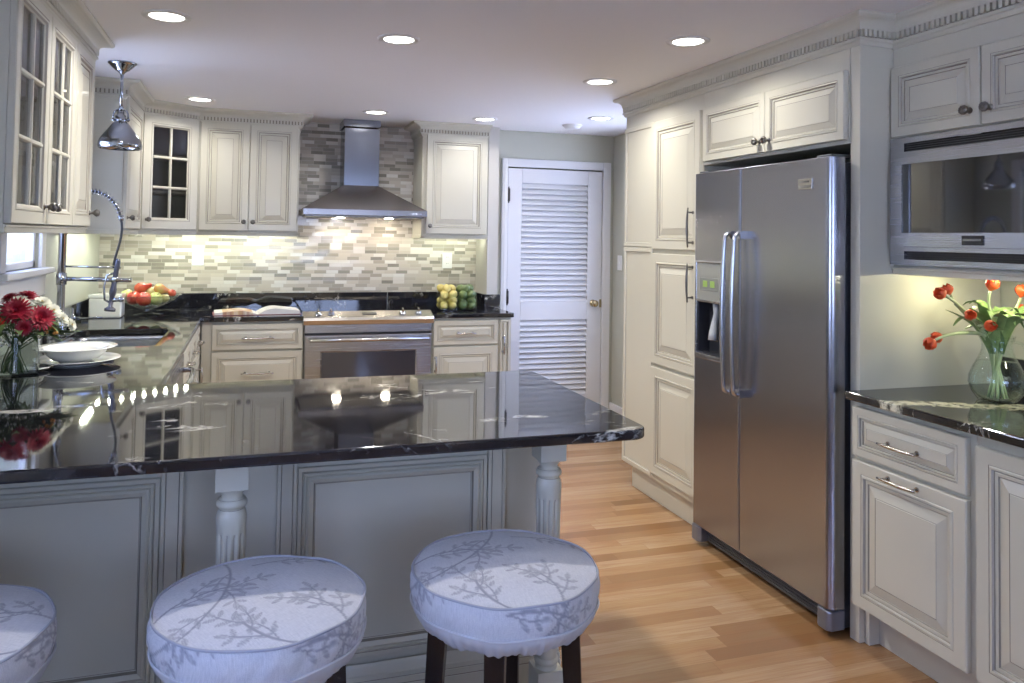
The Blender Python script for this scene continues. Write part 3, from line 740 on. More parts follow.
MB().box(1.684, 1.704, 5.64, BY-.03, CZ1, 1.016).box(1.684, 1.808, 5.636, 5.656, CZ1, 1.016).build('backsplash', GRAN, o, .002)

# ------------------------------------------------------------------ range
RG = thing('range', 'stainless slide in range with a black glass cooktop and oven door', 'stove', (.336, 5.235, 0))
RW = .852
MB().box(0, RW, .03, .66, .03, .895).build('body', STEEL, RG, .002)
for x in (.06, RW-.06):
    for y in (.08, .6): MB().lathe([(.018, 0), (.018, .03)], (x, y, 0), 12, cap0=True, cap1=True).build('foot', BLACK, RG)
MB().box(-.002, RW+.002, .10, .715, .895, .921).build('cooktop', mat('black_ceramic_glass', (.008, .008, .010), .08, ior=1.4), RG, .003)
b = MB(); pp = [(-.015, .855), (-.022, .885), (-.012, .905), (.105, .936), (.115, .925), (.115, .855)]
vs = [(x, y, z) for x in (-.012, RW+.012) for y, z in pp]; k = len(pp)
b.add(vs, [tuple(range(k)), tuple(range(k, 2*k))[::-1]]+[(i, (i+1) % k, k+(i+1) % k, k+i) for i in range(k)]); b.build('control_panel', NICKEL, RG, .004)
MB().box(0, RW, .006, .03, .800, .855).build('vent_panel', STEEL, RG, .002)
for x in (.088, .172, .655, .765):
    b = MB().lathe([(.024, 0), (.024, .004), (.019, .006), (.018, .016), (.001, .017)], (0, 0, 0), 22, cap0=True).box(-.005, .005, -.017, .017, .014, .034)
    b.xf(Matrix.Translation((x, .045, .9205)) @ Matrix.Rotation(math.radians(14), 4, 'X')); b.build('knob', CHROME, RG, .001)
b = MB().box(.380, .475, -.02, .02, 0, .002); b.xf(Matrix.Translation((0, .045, .9215)) @ Matrix.Rotation(math.radians(14.8), 4, 'X')); b.build('display', BLACK, RG)
od = MB()
od.rings(RW-.004, .592, [(0, .03), (0, -.006), (.006, -.012), (.085, -.012), (.090, -.008)], None, x0=.002, z0=.195)
od.v[-4:] = [(.11, -.006, .30), (RW-.11, -.006, .30), (RW-.11, -.006, .675), (.11, -.006, .675)]
od.v[-8:-4] = [(.105, -.012, .295), (RW-.105, -.012, .295), (RW-.105, -.012, .68), (.105, -.012, .68)]
od = od.build('oven_door', STEEL, RG, .0015)
MB().box(.112, RW-.112, -.0078, -.005, .302, .673).build('window', mat('oven_glass', (.03, .032, .045), .06, ior=1.9), od, .002)
MB().box(0, RW, .010, .028, .788, .799).build('gap_strip', BLACK, RG)
b = MB().tube([(.03, -.055, .758), (RW-.03, -.055, .758)], .0125, 14)
for x in (.055, RW-.055): b.tube([(x, -.012, .758), (x, -.055, .758)], .010, 10)
b.build('handle', NICKEL, od)
MB().rings(RW-.004, .15, [(0, .03), (0, -.006), (.006, -.012)], None, x0=.002, z0=.035).build('storage_drawer', STEEL, RG)

# ------------------------------------------------------------------ hood
HD = thing('range_hood', 'stainless chimney range hood on the tiled wall', 'range hood', (.76, BY-.009, 1.577))
b = MB(); x0, x1, yf = -.437, .437, -.48
b.box(x0, x1, yf, 0, 0.012, .056)
b.build('canopy_band', STEELD, HD, .003)
b = MB(); A = [(x0, yf, .056), (x1, yf, .056), (x1, 0, .056), (x0, 0, .056)]; Bp = [(-.148, -.285, .235), (.112, -.285, .235), (.112, 0, .235), (-.148, 0, .235)]
b.add(A+Bp, [(0, 1, 5, 4), (1, 2, 6, 5), (2, 3, 7, 6), (3, 0, 4, 7), (4, 5, 6, 7), (3, 2, 1, 0)]); b.build('canopy', STEELD, HD, .0015)
CHM = steel('chimney_steel', (.26, .28, .33), .20, 'Z')
b = MB().box(-.142, .112, -.285, 0, .235, .655).box(-.152, .116, -.290, 0, .665, CEIL-1.578); b.build('chimney', CHM, HD, .0015)
b = MB().box(x0+.02, x1-.02, yf+.02, -.02, .002, .012); b.build('filter_tray', mat('dark_steel', (.15, .15, .15), .35, 1), HD)
for x in (-.15, .21): MB().lathe([(.030, .002), (.030, -.001), (.001, -.002)], (x, -.17, 0), 20).build('lamp', HOODL, HD)
for k in range(3): MB().lathe([(.006, 0), (.006, .003), (.001, .004)], (.335+k*.026, yf, .030), 12, axis='Y').build('button', CHROME, HD)

# ------------------------------------------------------------------ left run base units (seen edge on)
LF = -.325
c = thing('sink_cabinet', 'cream sink base cabinet along the left run below the black counter', 'cabinet', (LF, 4.02, 0), PI/2)
b = MB().box(0, .055, 0, .68, .11, .884).box(.80, 1.25, 0, .68, .11, .884).box(0, 1.25, 0, .06, .11, .884).box(0, 1.25, .06, .68, .11, .60).box(0, 1.25, .07, .68, 0, .11); b.build('body', PAINT, c)
for k in range(3):
    solid_door(c, .01+k*.40, .40+k*.40, .70, .868, 'drawer', small=.6, pullp=(.205+k*.40, .785, .11, 'h'))
    solid_door(c, .01+k*.40, .40+k*.40, .125, .69, pullp=(.05+k*.40, .60, .12, 'v'))
DWm = thing('dishwasher', 'stainless dishwasher front with a bowed handle below the left counter', 'dishwasher', (LF, 3.40, 0), PI/2)
MB().box(.003, .597, 0, .6, .11, .88).box(.003, .597, .06, .6, 0, .11).build('case', BLACK, DWm)
MB().box(.004, .596, -.022, 0, .12, .872).build('door', STEEL, DWm, .004)
b = MB().tube([(.04, -.022, .80), (.045, -.055, .80), (.075, -.072, .80), (.30, -.078, .80), (.525, -.072, .80), (.555, -.055, .80), (.56, -.022, .80)], .013, 12); b.build('handle', CHROME, DWm)
c = thing('base_cabinet', 'cream base cabinet hidden in the inner corner of the left counter', 'cabinet', (LF, 2.97, 0), PI/2)
b = MB().box(0, .425, 0, .68, .11, .884).box(0, .425, .07, .68, 0, .11); b.build('body', PAINT, c)

# U shaped counter with sink cut-out
SK = (-.885, -.435, 3.98, 4.685)
XE = 1.092
xs = [LX+.001, SK[0], SK[1], -.297, .330, XE]; ys = [1.98, 2.975, SK[2], SK[3], 5.238, BY-.009]
def keep(x, y):
    if SK[0] < x < SK[1] and SK[2] < y < SK[3]: return False
    if x > .330: return y < 2.975
    if x > -.297: return y < 2.975 or y > 5.238
    return True
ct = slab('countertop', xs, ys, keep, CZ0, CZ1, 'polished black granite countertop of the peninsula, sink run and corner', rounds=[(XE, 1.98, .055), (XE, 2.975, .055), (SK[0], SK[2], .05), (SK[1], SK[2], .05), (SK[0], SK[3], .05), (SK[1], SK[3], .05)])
MB().box(LX+.02, .995, BY-.030, BY-.009, CZ1, 1.016).build('backsplash', GRAN, ct, .002)
MB().box(LX+.001, LX+.02, 4.5, BY-.009, CZ1, 1.016).build('backsplash', GRAN, ct, .002)
# sink
SKM = steel('sink_steel', (.55, .56, .58), .22, 'X')
sk = thing('sink', 'stainless undermount sink in the black counter below the window', 'sink', ((SK[0]+SK[1])/2, (SK[2]+SK[3])/2, .66))
b = MB(); w2, l2 = (SK[1]-SK[0])/2+.006, (SK[3]-SK[2])/2+.006
def rr_(wx, ly, r): return arc(wx-r, ly-r, r, 0, 90, 6)+arc(-wx+r, ly-r, r, 90, 180, 6)+arc(-wx+r, -ly+r, r, 180, 270, 6)+arc(wx-r, -ly+r, r, 270, 360, 6)
loops = [(w2+.02, l2+.02, .06, .222), (w2, l2, .05, .222), (w2-.002, l2-.002, .05, .19), (w2-.012, l2-.012, .05, .03), (w2-.04, l2-.04, .04, .012), (.05, .05, .045, .006)]
vs = []; n = 28
for wx, ly, r, z in loops: vs += [(x, y, z) for x, y in rr_(wx, ly, r)]
fs = [(i*n+k, i*n+(k+1) % n, (i+1)*n+(k+1) % n, (i+1)*n+k) for i in range(len(loops)-1) for k in range(n)]+[tuple(range((len(loops)-1)*n, len(loops)*n))]
b.add(vs, fs, 0, True); b.build('basin', SKM, sk)
MB().lathe([(.045, .0065), (.040, .010), (.02, .009), (.001, .008)], n=24).build('drain', CHROME, sk)
# faucet
FA = thing('faucet', 'tall chrome pre-rinse faucet with a spring hose and sprayer behind the sink', 'faucet', (-.925, 4.42, CZ1))
b = MB().lathe([(.032, 0), (.032, .012), (.022, .018), (.020, .03), (.0185, .04), (.0185, .515), (.022, .52), (.022, .54), (.015, .548), (.001, .55)], n=24, cap0=True); b.build('post', CHROME, FA)
MB().tube([(0, 0, .355), (.275, -.01, .350)], .0055, 10).build('hose_bracket', CHROME, FA)
b = MB().tube([(0, 0, .292), (.33, -.012, .285)], .0115, 14).lathe([(.018, -.014), (.018, .014)], (.248, -.009, .287), 18, cap0=True, cap1=True).lathe([(.0245, -.03), (.0245, .03)], (0, 0, .292), 20, cap0=True, cap1=True); b.build('spout_arm', CHROME, FA)
path = bez((0, 0, .545), (0, 0, .80), (.235, -.01, .79), (.268, -.010, .605), 26)+bez((.268, -.01, .605), (.29, -.01, .52), (.250, -.012, .44), (.240, -.012, .36), 10)[1:]
MB().tube(path, .0062, 10).build('hose', mat('dark_hose', (.05, .05, .05), .35, .4), FA)
L_ = 26
for i in range(24):
    s_ = (i+.5)/24*L_; k = min(int(s_), L_-1); q = s_-k; p = path[k].lerp(path[k+1], q); tg = (path[k+1]-path[k]).normalized()
    nn = Vector((0, 1, 0)); bn = tg.cross(nn).normalized()
    if i == 0: spr = MB()
    spr.tube([p+(nn*math.cos(2*PI*j/14)+bn*math.sin(2*PI*j/14))*.0145+tg*.004*(j/14-.5) for j in range(15)], .0026, 6)
MB().lathe([(.013, -.012), (.015, 0), (.013, .012)], tuple(path[26]), 14, cap0=True, cap1=True).build('hose_fitting', CHROME, FA)
spr.build('spring', CHROME, FA)
b = MB().lathe([(.009, .395), (.013, .385), (.014, .35), (.012, .335), (.014, .25), (.017, .235), (.017, .215), (.012, .20), (.011, .15), (.020, .142), (.027, .138), (.027, .125), (.001, .123)], (0, 0, 0), 22)
b.xf(Matrix.Translation((.245, -.012, 0)) @ Matrix.Translation((0, 0, .26)) @ Matrix.Rotation(math.radians(7), 4, 'Y') @ Matrix.Translation((0, 0, -.26)))
b.build('sprayer', mat('sprayer_grip', (.10, .10, .12), .25, .5), FA)
b = MB().tube([(.252, -.012, .325), (.212, -.02, .31), (.200, -.022, .25), (.205, -.02, .185), (.228, -.014, .170)], .0055, 8).tube([(.235, -.012, .182), (.278, -.02, .186)], .011, 12).sphere((.281, -.02, .186), .015, 14); b.build('sprayer_lever', CHROME, FA)
# soap dispenser beside the faucet
SD = thing('soap_dispenser', 'small chrome soap dispenser with a long spout between faucet and white canister', 'soap dispenser', (-.93, 4.72, CZ1))
MB().lathe([(.026, 0), (.026, .01), (.014, .016), (.013, .05), (.02, .052), (.02, .072), (.009, .075), (.009, .115), (.001, .118)], n=18, cap0=True).build('pump', CHROME, SD)
MB().tube([(0, 0, .062), (.05, 0, .058), (.12, 0, .062), (.15, 0, .062)], [.010, .006, .005, .005], 8).build('spout', CHROME, SD)

# white canister
CN = thing('canister', 'square white ceramic canister in the counter corner left of the fruit bowl', 'canister', (-.862, 5.36, CZ1), 0)
b = MB().box(-.092, .092, -.075, .075, 0, .125).build('body', PORC, CN, .012, 3)
b = MB().box(-.095, .095, -.078, .078, .126, .146).box(-.025, .025, -.015, .015, .146, .152).build('lid', PORC, CN, .005, 3)

# ------------------------------------------------------------------ peninsula base
PY = 2.40
pb = thing('peninsula_base', 'long cream grey panelled peninsula base with turned posts under the black counter', 'cabinet', (0, PY, 0))
PXR = .968
MB().box(LX+.002, PXR, .012, .56, .0, .883).build('body', PAINT, pb, .002)
def wain(x0, x1):
    z0, z1 = .17, .752
    P = [(0, .012, 0), (0, .0, 0), (.002, -.002, 0), (.012, -.002, 0), (.0135, 0, 1), (.016, -.006, 0), (.022, -.009, 0), (.026, -.004, 0), (.028, -.008, 0), (.034, -.011, 0), (.046, -.005, 0), (.050, .004, 1), (.052, .006, 0), (.0535, .0065, 1), (.055, .0065, 0)]
    return MB().rings(x1-x0, z1-z0, [(a, y) for a, y, _ in P], [P[i+1][2] for i in range(len(P)-1)]+[0], x0=x0, z0=z0)
for x0, x1 in ((-.235-.78, -.235), (.145, .735)):
    wain(x0, x1).build('wainscot_panel', [PAINT, GLAZE], pb)
b = MB()
for x0, x1 in ((-.232, -.172), (.085, .143), (.738, .797)):   # narrow pilaster strips
    b = MB().rings(x1-x0, .73, [(0, .012), (0, -.002), (.002, -.004), (.0105, -.004), (.012, -.001), (.0135, -.004)], [0, 0, 0, 0, 1, 0], x0=x0, z0=.15)
    b.build('pilaster', [PAINT, GLAZE], pb)
prof = [(0, 0), (.018, 0), (.018, .080), (.016, .083), (.016, .100), (.013, .103), (.013, .116), (.010, .120), (.006, .140), (.003, .150), (0, .150)]
vs, fs = sweep([(LX+.002, 0), (PXR+.001, 0), (PXR+.001, .56)], [(a+.002, z) for a, z in prof])
b = MB().add(vs, fs)
vs, fs = sweep([(LX+.002, 0), (PXR+.001, 0)], [(.0175, .0815), (.0190, .0815), (.0190, .084), (.0175, .084)]); b.add(vs, fs, 1)
vs, fs = sweep([(LX+.002, 0), (PXR+.001, 0)], [(.0140, .1005), (.0162, .1005), (.0162, .103), (.0140, .103)]); b.add(vs, fs, 1)
b.build('base_molding', [PAINT, GLAZE], pb)
def post(x, y):
    b = MB(); s_ = .040
    b.box(-s_, s_, -s_, s_, .795, .883).box(-s_, s_, -s_, s_, 0, .19)
    b.lathe([(q_, z_+.030) for q_, z_ in [(.036, .765), (.033, .758), (.026, .748), (.026, .742), (.033, .738), (.038, .730), (.038, .722), (.032, .716), (.030, .712), (.036, .704), (.0385, .692), (.0385, .680)]], n=32)
    # fluted shaft
    n = 96; zs = [.710, .690, .683, .675, .26, .25, .243, .22]; dp = [0, 0, .5, 1, 1, .5, 0, 0]; rs = [.0385, .037, .037, .037, .031, .031, .031, .031]
    vs = []
    for z, dd, r in zip(zs, dp, rs):
        for k in range(n):
            a = 2*PI*k/n; ph = (k % 8); g = .0045*dd*(1 if ph in (3, 4, 5) else (.55 if ph in (2, 6) else 0)); vs.append(((r-g)*math.cos(a), (r-g)*math.sin(a), z))
    for i in range(len(zs)-1):
        for k in range(n):
            mi = 1 if (k % 8) in (3, 4) and dp[i]+dp[i+1] > 1 else 0
            pass
    fs0 = [(i*n+k, i*n+(k+1) % n, (i+1)*n+(k+1) % n, (i+1)*n+k) for i in range(len(zs)-1) for k in range(n) if not ((k % 8) in (3, 4) and dp[i]+dp[i+1] > 1)]
    fs1 = [(i*n+k, i*n+(k+1) % n, (i+1)*n+(k+1) % n, (i+1)*n+k) for i in range(len(zs)-1) for k in range(n) if (k % 8) in (3, 4) and dp[i]+dp[i+1] > 1]
    b0 = len(b.v); b.v += vs
    for f in fs0: b.f.append([b0+q for q in f]); b.m.append(0); b.sm.append(True)
    for f in fs1: b.f.append([b0+q for q in f]); b.m.append(2); b.sm.append(True)
    b.lathe([(.031, .22), (.036, .214), (.036, .206), (.030, .200), (.034, .190)], n=32)
    b.lathe([(.0335, .7685), (.0335, .7675)], n=32, mi=1); b.lathe([(.0310, .7430), (.0308, .7415)], n=32, mi=1)
    return b.build('post', [PAINT, GLAZE, GLAZEL], pb, .001, 1, loc=(x, y-PY, 0))
post(-.036, 2.13); post(.856, 2.17)

# ------------------------------------------------------------------ ceiling lights
LBL = ['recessed ceiling light above the sink run, nearest the left edge', 'recessed ceiling light in the middle of the ceiling above the peninsula', 'recessed ceiling light nearest the refrigerator cabinet', 'recessed ceiling light near the ceiling centre right, before the pantry crown', 'recessed ceiling light just in front of the hood chimney', 'recessed ceiling light above the diagonal corner cabinet', 'recessed ceiling light above the cabinet right of the hood', 'recessed ceiling light in front of the louvered door beside the pantry']
for i, (x, y) in enumerate(CANS):
    o = thing('recessed_light', LBL[i], 'ceiling light', (x, y, CEIL), 0, 'recessed lights in the kitchen ceiling')
    MB().lathe([(.092, 0), (.090, -.005), (.070, -.007), (.064, -.003), (.062, -.001)], n=40).build('trim_ring', WHITE, o)
    MB().lathe([(.064, -.003), (.04, -.005), (.001, -.006)], n=40).build('lens', LENS, o)
o = thing('smoke_detector', 'round white smoke detector on the ceiling before the louvered door', 'smoke detector', (2.25, 5.32, CEIL))
MB().lathe([(.075, 0), (.072, -.010), (.060, -.014), (.058, -.022), (.045, -.030), (.001, -.031)], n=32).build('cover', WHITE, o)
# outlets and switch
def outlet(x, z, label):
    o = thing('wall_outlet', label, 'outlet', (x, BY-.009, z), 0, 'outlets on the tiled wall')
    MB().box(-.040, .040, -.006, 0, -.062, .062).build('cover_plate', OUTLET, o, .003)
    for dz in (-.025, .025):
        MB().lathe([(.017, 0), (.017, .003)], (0, -.006, dz), 20, axis='Y', cap1=True).build('receptacle', OUTLET, o)
        MB().box(-.007, -.005, -.0098, -.0088, dz-.003, dz+.006).box(.005, .007, -.0098, -.0088, dz-.003, dz+.006).build('slot', BLACK, o)
outlet(-.377, 1.275, 'white outlet on the tile left of the hood above the fruit bowl'); outlet(1.468, 1.262, 'white outlet on the tile right of the hood above the lemons')
o = thing('light_switch', 'white light switch on the wall between louvered door and pantry', 'switch', (RX, 5.65, 1.26), -PI/2)
MB().box(-.038, .038, -.006, 0, -.06, .06).build('cover_plate', OUTLET, o, .003); MB().box(-.005, .005, -.014, -.006, -.012, .012).build('toggle', OUTLET, o)

# ------------------------------------------------------------------ pendant
CHROMED = mat('dark_chrome', (.34, .36, .40), .09, 1)
PD = thing('pendant_lamp', 'chrome bell shaped pendant lamp hanging above the sink', 'lamp', (-.648, 4.25, CEIL))
MB().lathe([(.066, 0), (.068, -.005), (.064, -.008), (.056, -.014), (.056, -.017), (.046, -.024), (.046, -.027), (.035, -.034), (.035, -.037), (.022, -.044), (.013, -.052), (.008, -.060), (.001, -.060)], n=36).build('canopy', CHROMED, PD)
MB().tube([(0, 0, -.055), (0, 0, -.225)], .0075, 12).lathe([(.011, -.222), (.012, -.232), (.008, -.240)], n=16).build('stem', CHROMED, PD)
b = MB().tube([(-.034, 0, -.285)]+[(-.034*math.cos(a), 0, -.262+.028*math.sin(a)) for a in [PI*i/10 for i in range(11)]]+[(.034, 0, -.285)], .0042, 8)
b.sphere((-.034, 0, -.287), .009, 10).sphere((.034, 0, -.287), .009, 10); b.build('yoke', CHROMED, PD)
MB().lathe([(.001, -.240), (.016, -.242), (.017, -.262), (.024, -.266), (.026, -.290), (.024, -.296)], n=24).build('socket_cup', CHROMED, PD)
MB().lathe([(.024, -.294), (.034, -.302), (.045, -.316), (.060, -.338), (.077, -.360), (.092, -.382), (.099, -.398), (.102, -.414), (.100, -.432), (.097, -.433), (.098, -.412), (.088, -.384), (.072, -.362), (.055, -.34), (.04, -.32)], n=48).build('shade', CHROMED, PD)
MB().sphere((0, 0, -.375), .026, 16, sc=(1, 1, 1.3)).build('bulb', mat('frosted_bulb', (.8, .8, .78), .3), PD)

# ------------------------------------------------------------------ stools
def strokes():
    """branches and leaves of the printed vine, in seat units (disc of radius 1)"""
    S = []; Lf = []; rg = random.Random(9)
    def curve(p0, a0, ln, bend, n=16):
        pts = [p0]; a = a0
        for i in range(n): a += bend/n; pts.append((pts[-1][0]+math.cos(a)*ln/n, pts[-1][1]+math.sin(a)*ln/n))
        return pts
    def draw(pts, w):
        for a, c_ in zip(pts, pts[1:]): S.append((a, c_, w))
    def leafpair(p, a, l=.075, wd=.022):
        for sd in (-1, 1): Lf.append((p[0]+math.cos(a+sd*.95)*(l+.012), p[1]+math.sin(a+sd*.95)*(l+.012), a+sd*.95, l*rg.uniform(.85, 1.15), wd))
    main = [((.15, 1.0), -1.75, 1.75, -1.1), ((.28, .62), -.1, .85, -.5), ((-.95, .28), .55, .85, -1.1), ((.30, -.98), 1.3, .55, .7), ((-.25, -.95), 2.4, .6, -.9)]
    for p0, a0, ln, bd in main:
        pts = curve(p0, a0, ln, bd); draw(pts, .013)
        for j, i in enumerate(range(4, len(pts), 4)):
            a = math.atan2(pts[i][1]-pts[i-1][1], pts[i][0]-pts[i-1][0]); sd = 1 if j % 2 else -1
            tw = curve(pts[i], a+sd*.8, .30, -sd*.5, 6); draw(tw, .009)
            a2 = math.atan2(tw[-1][1]-tw[-2][1], tw[-1][0]-tw[-2][0]); leafpair(tw[2], a2); leafpair(tw[5], a2, .060, .020)
            Lf.append((tw[-1][0]+math.cos(a2)*.07, tw[-1][1]+math.sin(a2)*.07, a2, .075, .024))
        a = math.atan2(pts[-1][1]-pts[-2][1], pts[-1][0]-pts[-2][0]); Lf.append((pts[-1][0]+math.cos(a)*.08, pts[-1][1]+math.sin(a)*.08, a, .085, .026)); leafpair(pts[-2], a)
    return S, Lf
_S, _L = strokes()
def pattern(P):
    P = np.asarray(P); d = np.zeros(len(P))
    for a, c_, w in _S:
        a = np.array(a); c_ = np.array(c_); ab = c_-a; t_ = np.clip(((P-a)@ab)/(ab@ab+1e-9), 0, 1)
        ds = np.linalg.norm(P-(a+t_[:, None]*ab), axis=1); d = np.maximum(d, np.clip((w-ds)/.006+.5, 0, 1))
    for x, y, an, l, wd in _L:
        q = P-np.array((x, y)); u = q[:, 0]*math.cos(an)+q[:, 1]*math.sin(an); v = -q[:, 0]*math.sin(an)+q[:, 1]*math.cos(an)
        e = (np.clip(1-(u/l)**2, 0, 1))*wd-np.abs(v); d = np.maximum(d, np.clip(e/.010, 0, 1)*.50)
        d = np.maximum(d, np.clip(1-np.abs(np.clip(1-(u/l)**2, 0, 1)*wd-np.abs(v))/.009, 0, 1)*(np.abs(u) < l)*.9); d = np.maximum(d, (np.abs(v) < .005)*(np.abs(u) < l)*.8)
    return d
FAB = mat('vine_print_linen', (.6, .6, .62), .8, sheen=.2)
t = NT(FAB); v, x, y, z = t.coords('Object'); at = t.n('ShaderNodeAttribute'); at.attribute_name = 'print'
wv = t.math('MULTIPLY', t.math('ADD', t.noise(t.mapv(v, (900, 60, 60)), 1, 1), t.noise(t.mapv(v, (60, 900, 900)), 1, 1)), .5)
bc = t.mix(t.ramp(wv, [(.35, (0, 0, 0)), (.65, (1, 1, 1))]), (.46, .465, .50), (.60, .60, .62))
t.col(t.mix(at.outputs['Fac'], bc, (.26, .26, .30))); t.bump(wv, .35, .002)
PIPE = mat('linen_piping', (.50, .50, .52), .75)
def make_stool():
    st = thing('bar_stool', '', 'stool', (0, 0, 0)); R = .221
    prof = []
    for i in range(72):
        r = i/71; prof.append((max(r*R, 1e-4), .655+.020*(1-r**2.6)))
    side = 16
    for i in range(1, side+1):
        s_ = i/side; prof.append((R+.005*math.sin(PI*min(s_*1.05, 1))+.001, .655-.068*s_))
    n = 300; vs = []; pp = []
    for j, (r, z) in enumerate(prof):
        for k in range(n):
            a = 2*PI*k/n; rr = r; zz = z
            if j > 71:
                s_ = (j-71)/side; rr += .0022*math.sin(a*9+2*math.sin(a*3))*math.sin(PI*s_)+.0010*math.sin(a*31+s_*5)*math.sin(PI*s_)
                pp.append((((a+.4) % 1.6)-.8, .45-.068*s_/R-.3*math.sin((a+.4)//1.6)))
            else:
                zz += .0012*math.sin(a*5+r*40)*(r/R); pp.append((r/R*math.cos(a), r/R*math.sin(a)))
            vs.append((rr*math.cos(a), rr*math.sin(a), zz))
    fs = [(j*n+k, (j+1)*n+k, (j+1)*n+(k+1) % n, j*n+(k+1) % n) for j in range(len(prof)-1) for k in range(n)]
    o = MB().add(vs, fs, 0, True).build('seat_cover', FAB, st)
    at = o.data.attributes.new('print', 'FLOAT', 'POINT'); at.data.foreach_set('value', pattern(pp).astype(np.float32))
    def ring(r, z, w_, name, m):
        N_ = 120; pts = [((r+.0015*math.sin(9*2*PI*k/N_))*math.cos(2*PI*k/N_), (r+.0015*math.sin(9*2*PI*k/N_))*math.sin(2*PI*k/N_), z+.0012*math.sin(14*PI*k/N_)) for k in range(N_+1)]
        MB().tube(pts, w_, 8, cap=False).build(name, m, o)
    ring(R+.001, .656, .0030, 'piping', mat('grey_piping', (.36, .37, .42), .7)); ring(R+.003, .587, .0030, 'piping', PIPE)
    # gathered skirt
    n = 420; vs = []; zs = [.586, .578, .568, .558, .548, .541]; r0 = [R+.003, R+.002, R-.003, R-.010, R-.018, R-.027]
    rg = random.Random(3); ph = [rg.random()*6.28 for _ in range(6)]
    for j, (z, r) in enumerate(zip(zs, r0)):
        for k in range(n):
            a = 2*PI*k/n; wv_ = math.sin(a*63+1.5*math.sin(a*5+ph[0]))+.6*math.sin(a*37+ph[1]+2*math.sin(a*3)); am = .0028*(j/5)
            vs.append(((r+am*wv_)*math.cos(a), (r+am*wv_)*math.sin(a), z-.003*(j/5)*math.sin(a*13+ph[2])))
    fs = [(j*n+k, (j+1)*n+k, (j+1)*n+(k+1) % n, j*n+(k+1) % n) for j in range(len(zs)-1) for k in range(n)]
    sk_ = MB().add(vs, fs, 0, True).build('skirt', PIPE, o)
    MB().lathe([(.001, .575), (.186, .575), (.188, .571), (.188, .546), (.182, .538), (.001, .538)], n=64).build('seat_base', ESP, st)
    for k in range(4):
        a = PI/4+k*PI/2+.35; c_, s_ = math.cos(a), math.sin(a); b = MB()
        for (rt, zt, hw), (rb, zb, hb) in (((.158, .553, .023), (.188, 0, .017)),):
            vs = []
            for rr, zz, hh in ((rt, zt, hw), (rb, zb, hb)):
                for dx, dy in ((-hh, -hh), (hh, -hh), (hh, hh), (-hh, hh)):
                    vs.append(((rr+dx)*c_-dy*s_, (rr+dx)*s_+dy*c_, zz))
            b.add(vs, [(0, 1, 2, 3), (7, 6, 5, 4), (0, 4, 5, 1), (1, 5, 6, 2), (2, 6, 7, 3), (3, 7, 4, 0)])
        b.build('leg', ESP, st, .002)
    for k in range(4):
        a0 = PI/4+k*PI/2+.35; a1 = a0+PI/2; r = .158+.030*(.553-.20)/.553
        MB().tube([(r*math.cos(a0), r*math.sin(a0), .20), (r*math.cos(a1), r*math.sin(a1), .20)], .009, 8).build('stretcher', ESP, st)
    return st
st = make_stool()
SL = ['round stool under the right end of the peninsula, dark legs and vine print cover', 'round stool with vine print cover, middle of the three at the peninsula', 'round stool with vine print cover cut off by the left edge']
for i, (x, y, rz) in enumerate(((.602, 1.806, 0), (.037, 1.785, .55), (-.595, 1.796, 1.3))):
    o = st if i == 0 else copy_tree(st)
    o.location = (x, y, 0); o.rotation_euler[2] = rz; o['label'] = SL[i]; o['group'] = 'vine print stools along the peninsula'

# ------------------------------------------------------------------ dishes
pl = thing('plate', 'wide white plate under the shallow bowl by the sink', 'plate', (-.665, 3.50, CZ1))
MB().lathe([(.001, .006), (.09, .006), (.10, .009), (.155, .022), (.158, .023), (.157, .0255), (.10, .014), (.09, .010), (.001, .010)], n=64).lathe([(.088, .007), (.085, 0), (.078, 0), (.078, .007)], n=48).build('dish', PORC, pl)
bw = thing('bowl', 'shallow white bowl on the white plate by the sink', 'bowl', (-.672, 3.50, CZ1+.0105))
MB().lathe([(.001, .004), (.06, .004), (.085, .012), (.108, .034), (.118, .052), (.150, .058), (.152, .061), (.116, .057), (.104, .040), (.083, .018), (.06, .009), (.001, .008)], n=64).lathe([(.062, .006), (.060, 0), (.054, 0), (.054, .006)], n=48).build('dish', PORC, bw)
sp = thing('spoon', 'thin silver spoon resting in the shallow white bowl', 'spoon', (-.672, 3.50, CZ1+.02))
MB().tube([(-.02, -.01, .006), (-.07, -.05, .022), (-.11, -.095, .047), (-.125, -.115, .056)], [.005, .0025, .0025, .003], 8).sphere((-.008, 0, .004), .016, 12, sc=(1.2, .9, .25)).build('utensil', NICKEL, sp)
tr = thing('dark_tray', 'round black charger below the white plate', 'charger', (-.665, 3.50, 0))
bpy.data.objects.remove(tr)
sa = thing('saucer', 'small white saucer between the flower vase and the plate', 'saucer', (-.80, 3.36, CZ1))
MB().lathe([(.001, .004), (.035, .004), (.068, .012), (.070, .014), (.034, .008), (.001, .007)], n=40).lathe([(.034, .005), (.032, 0), (.028, 0), (.028, .005)], n=32).build('dish', PORC, sa)

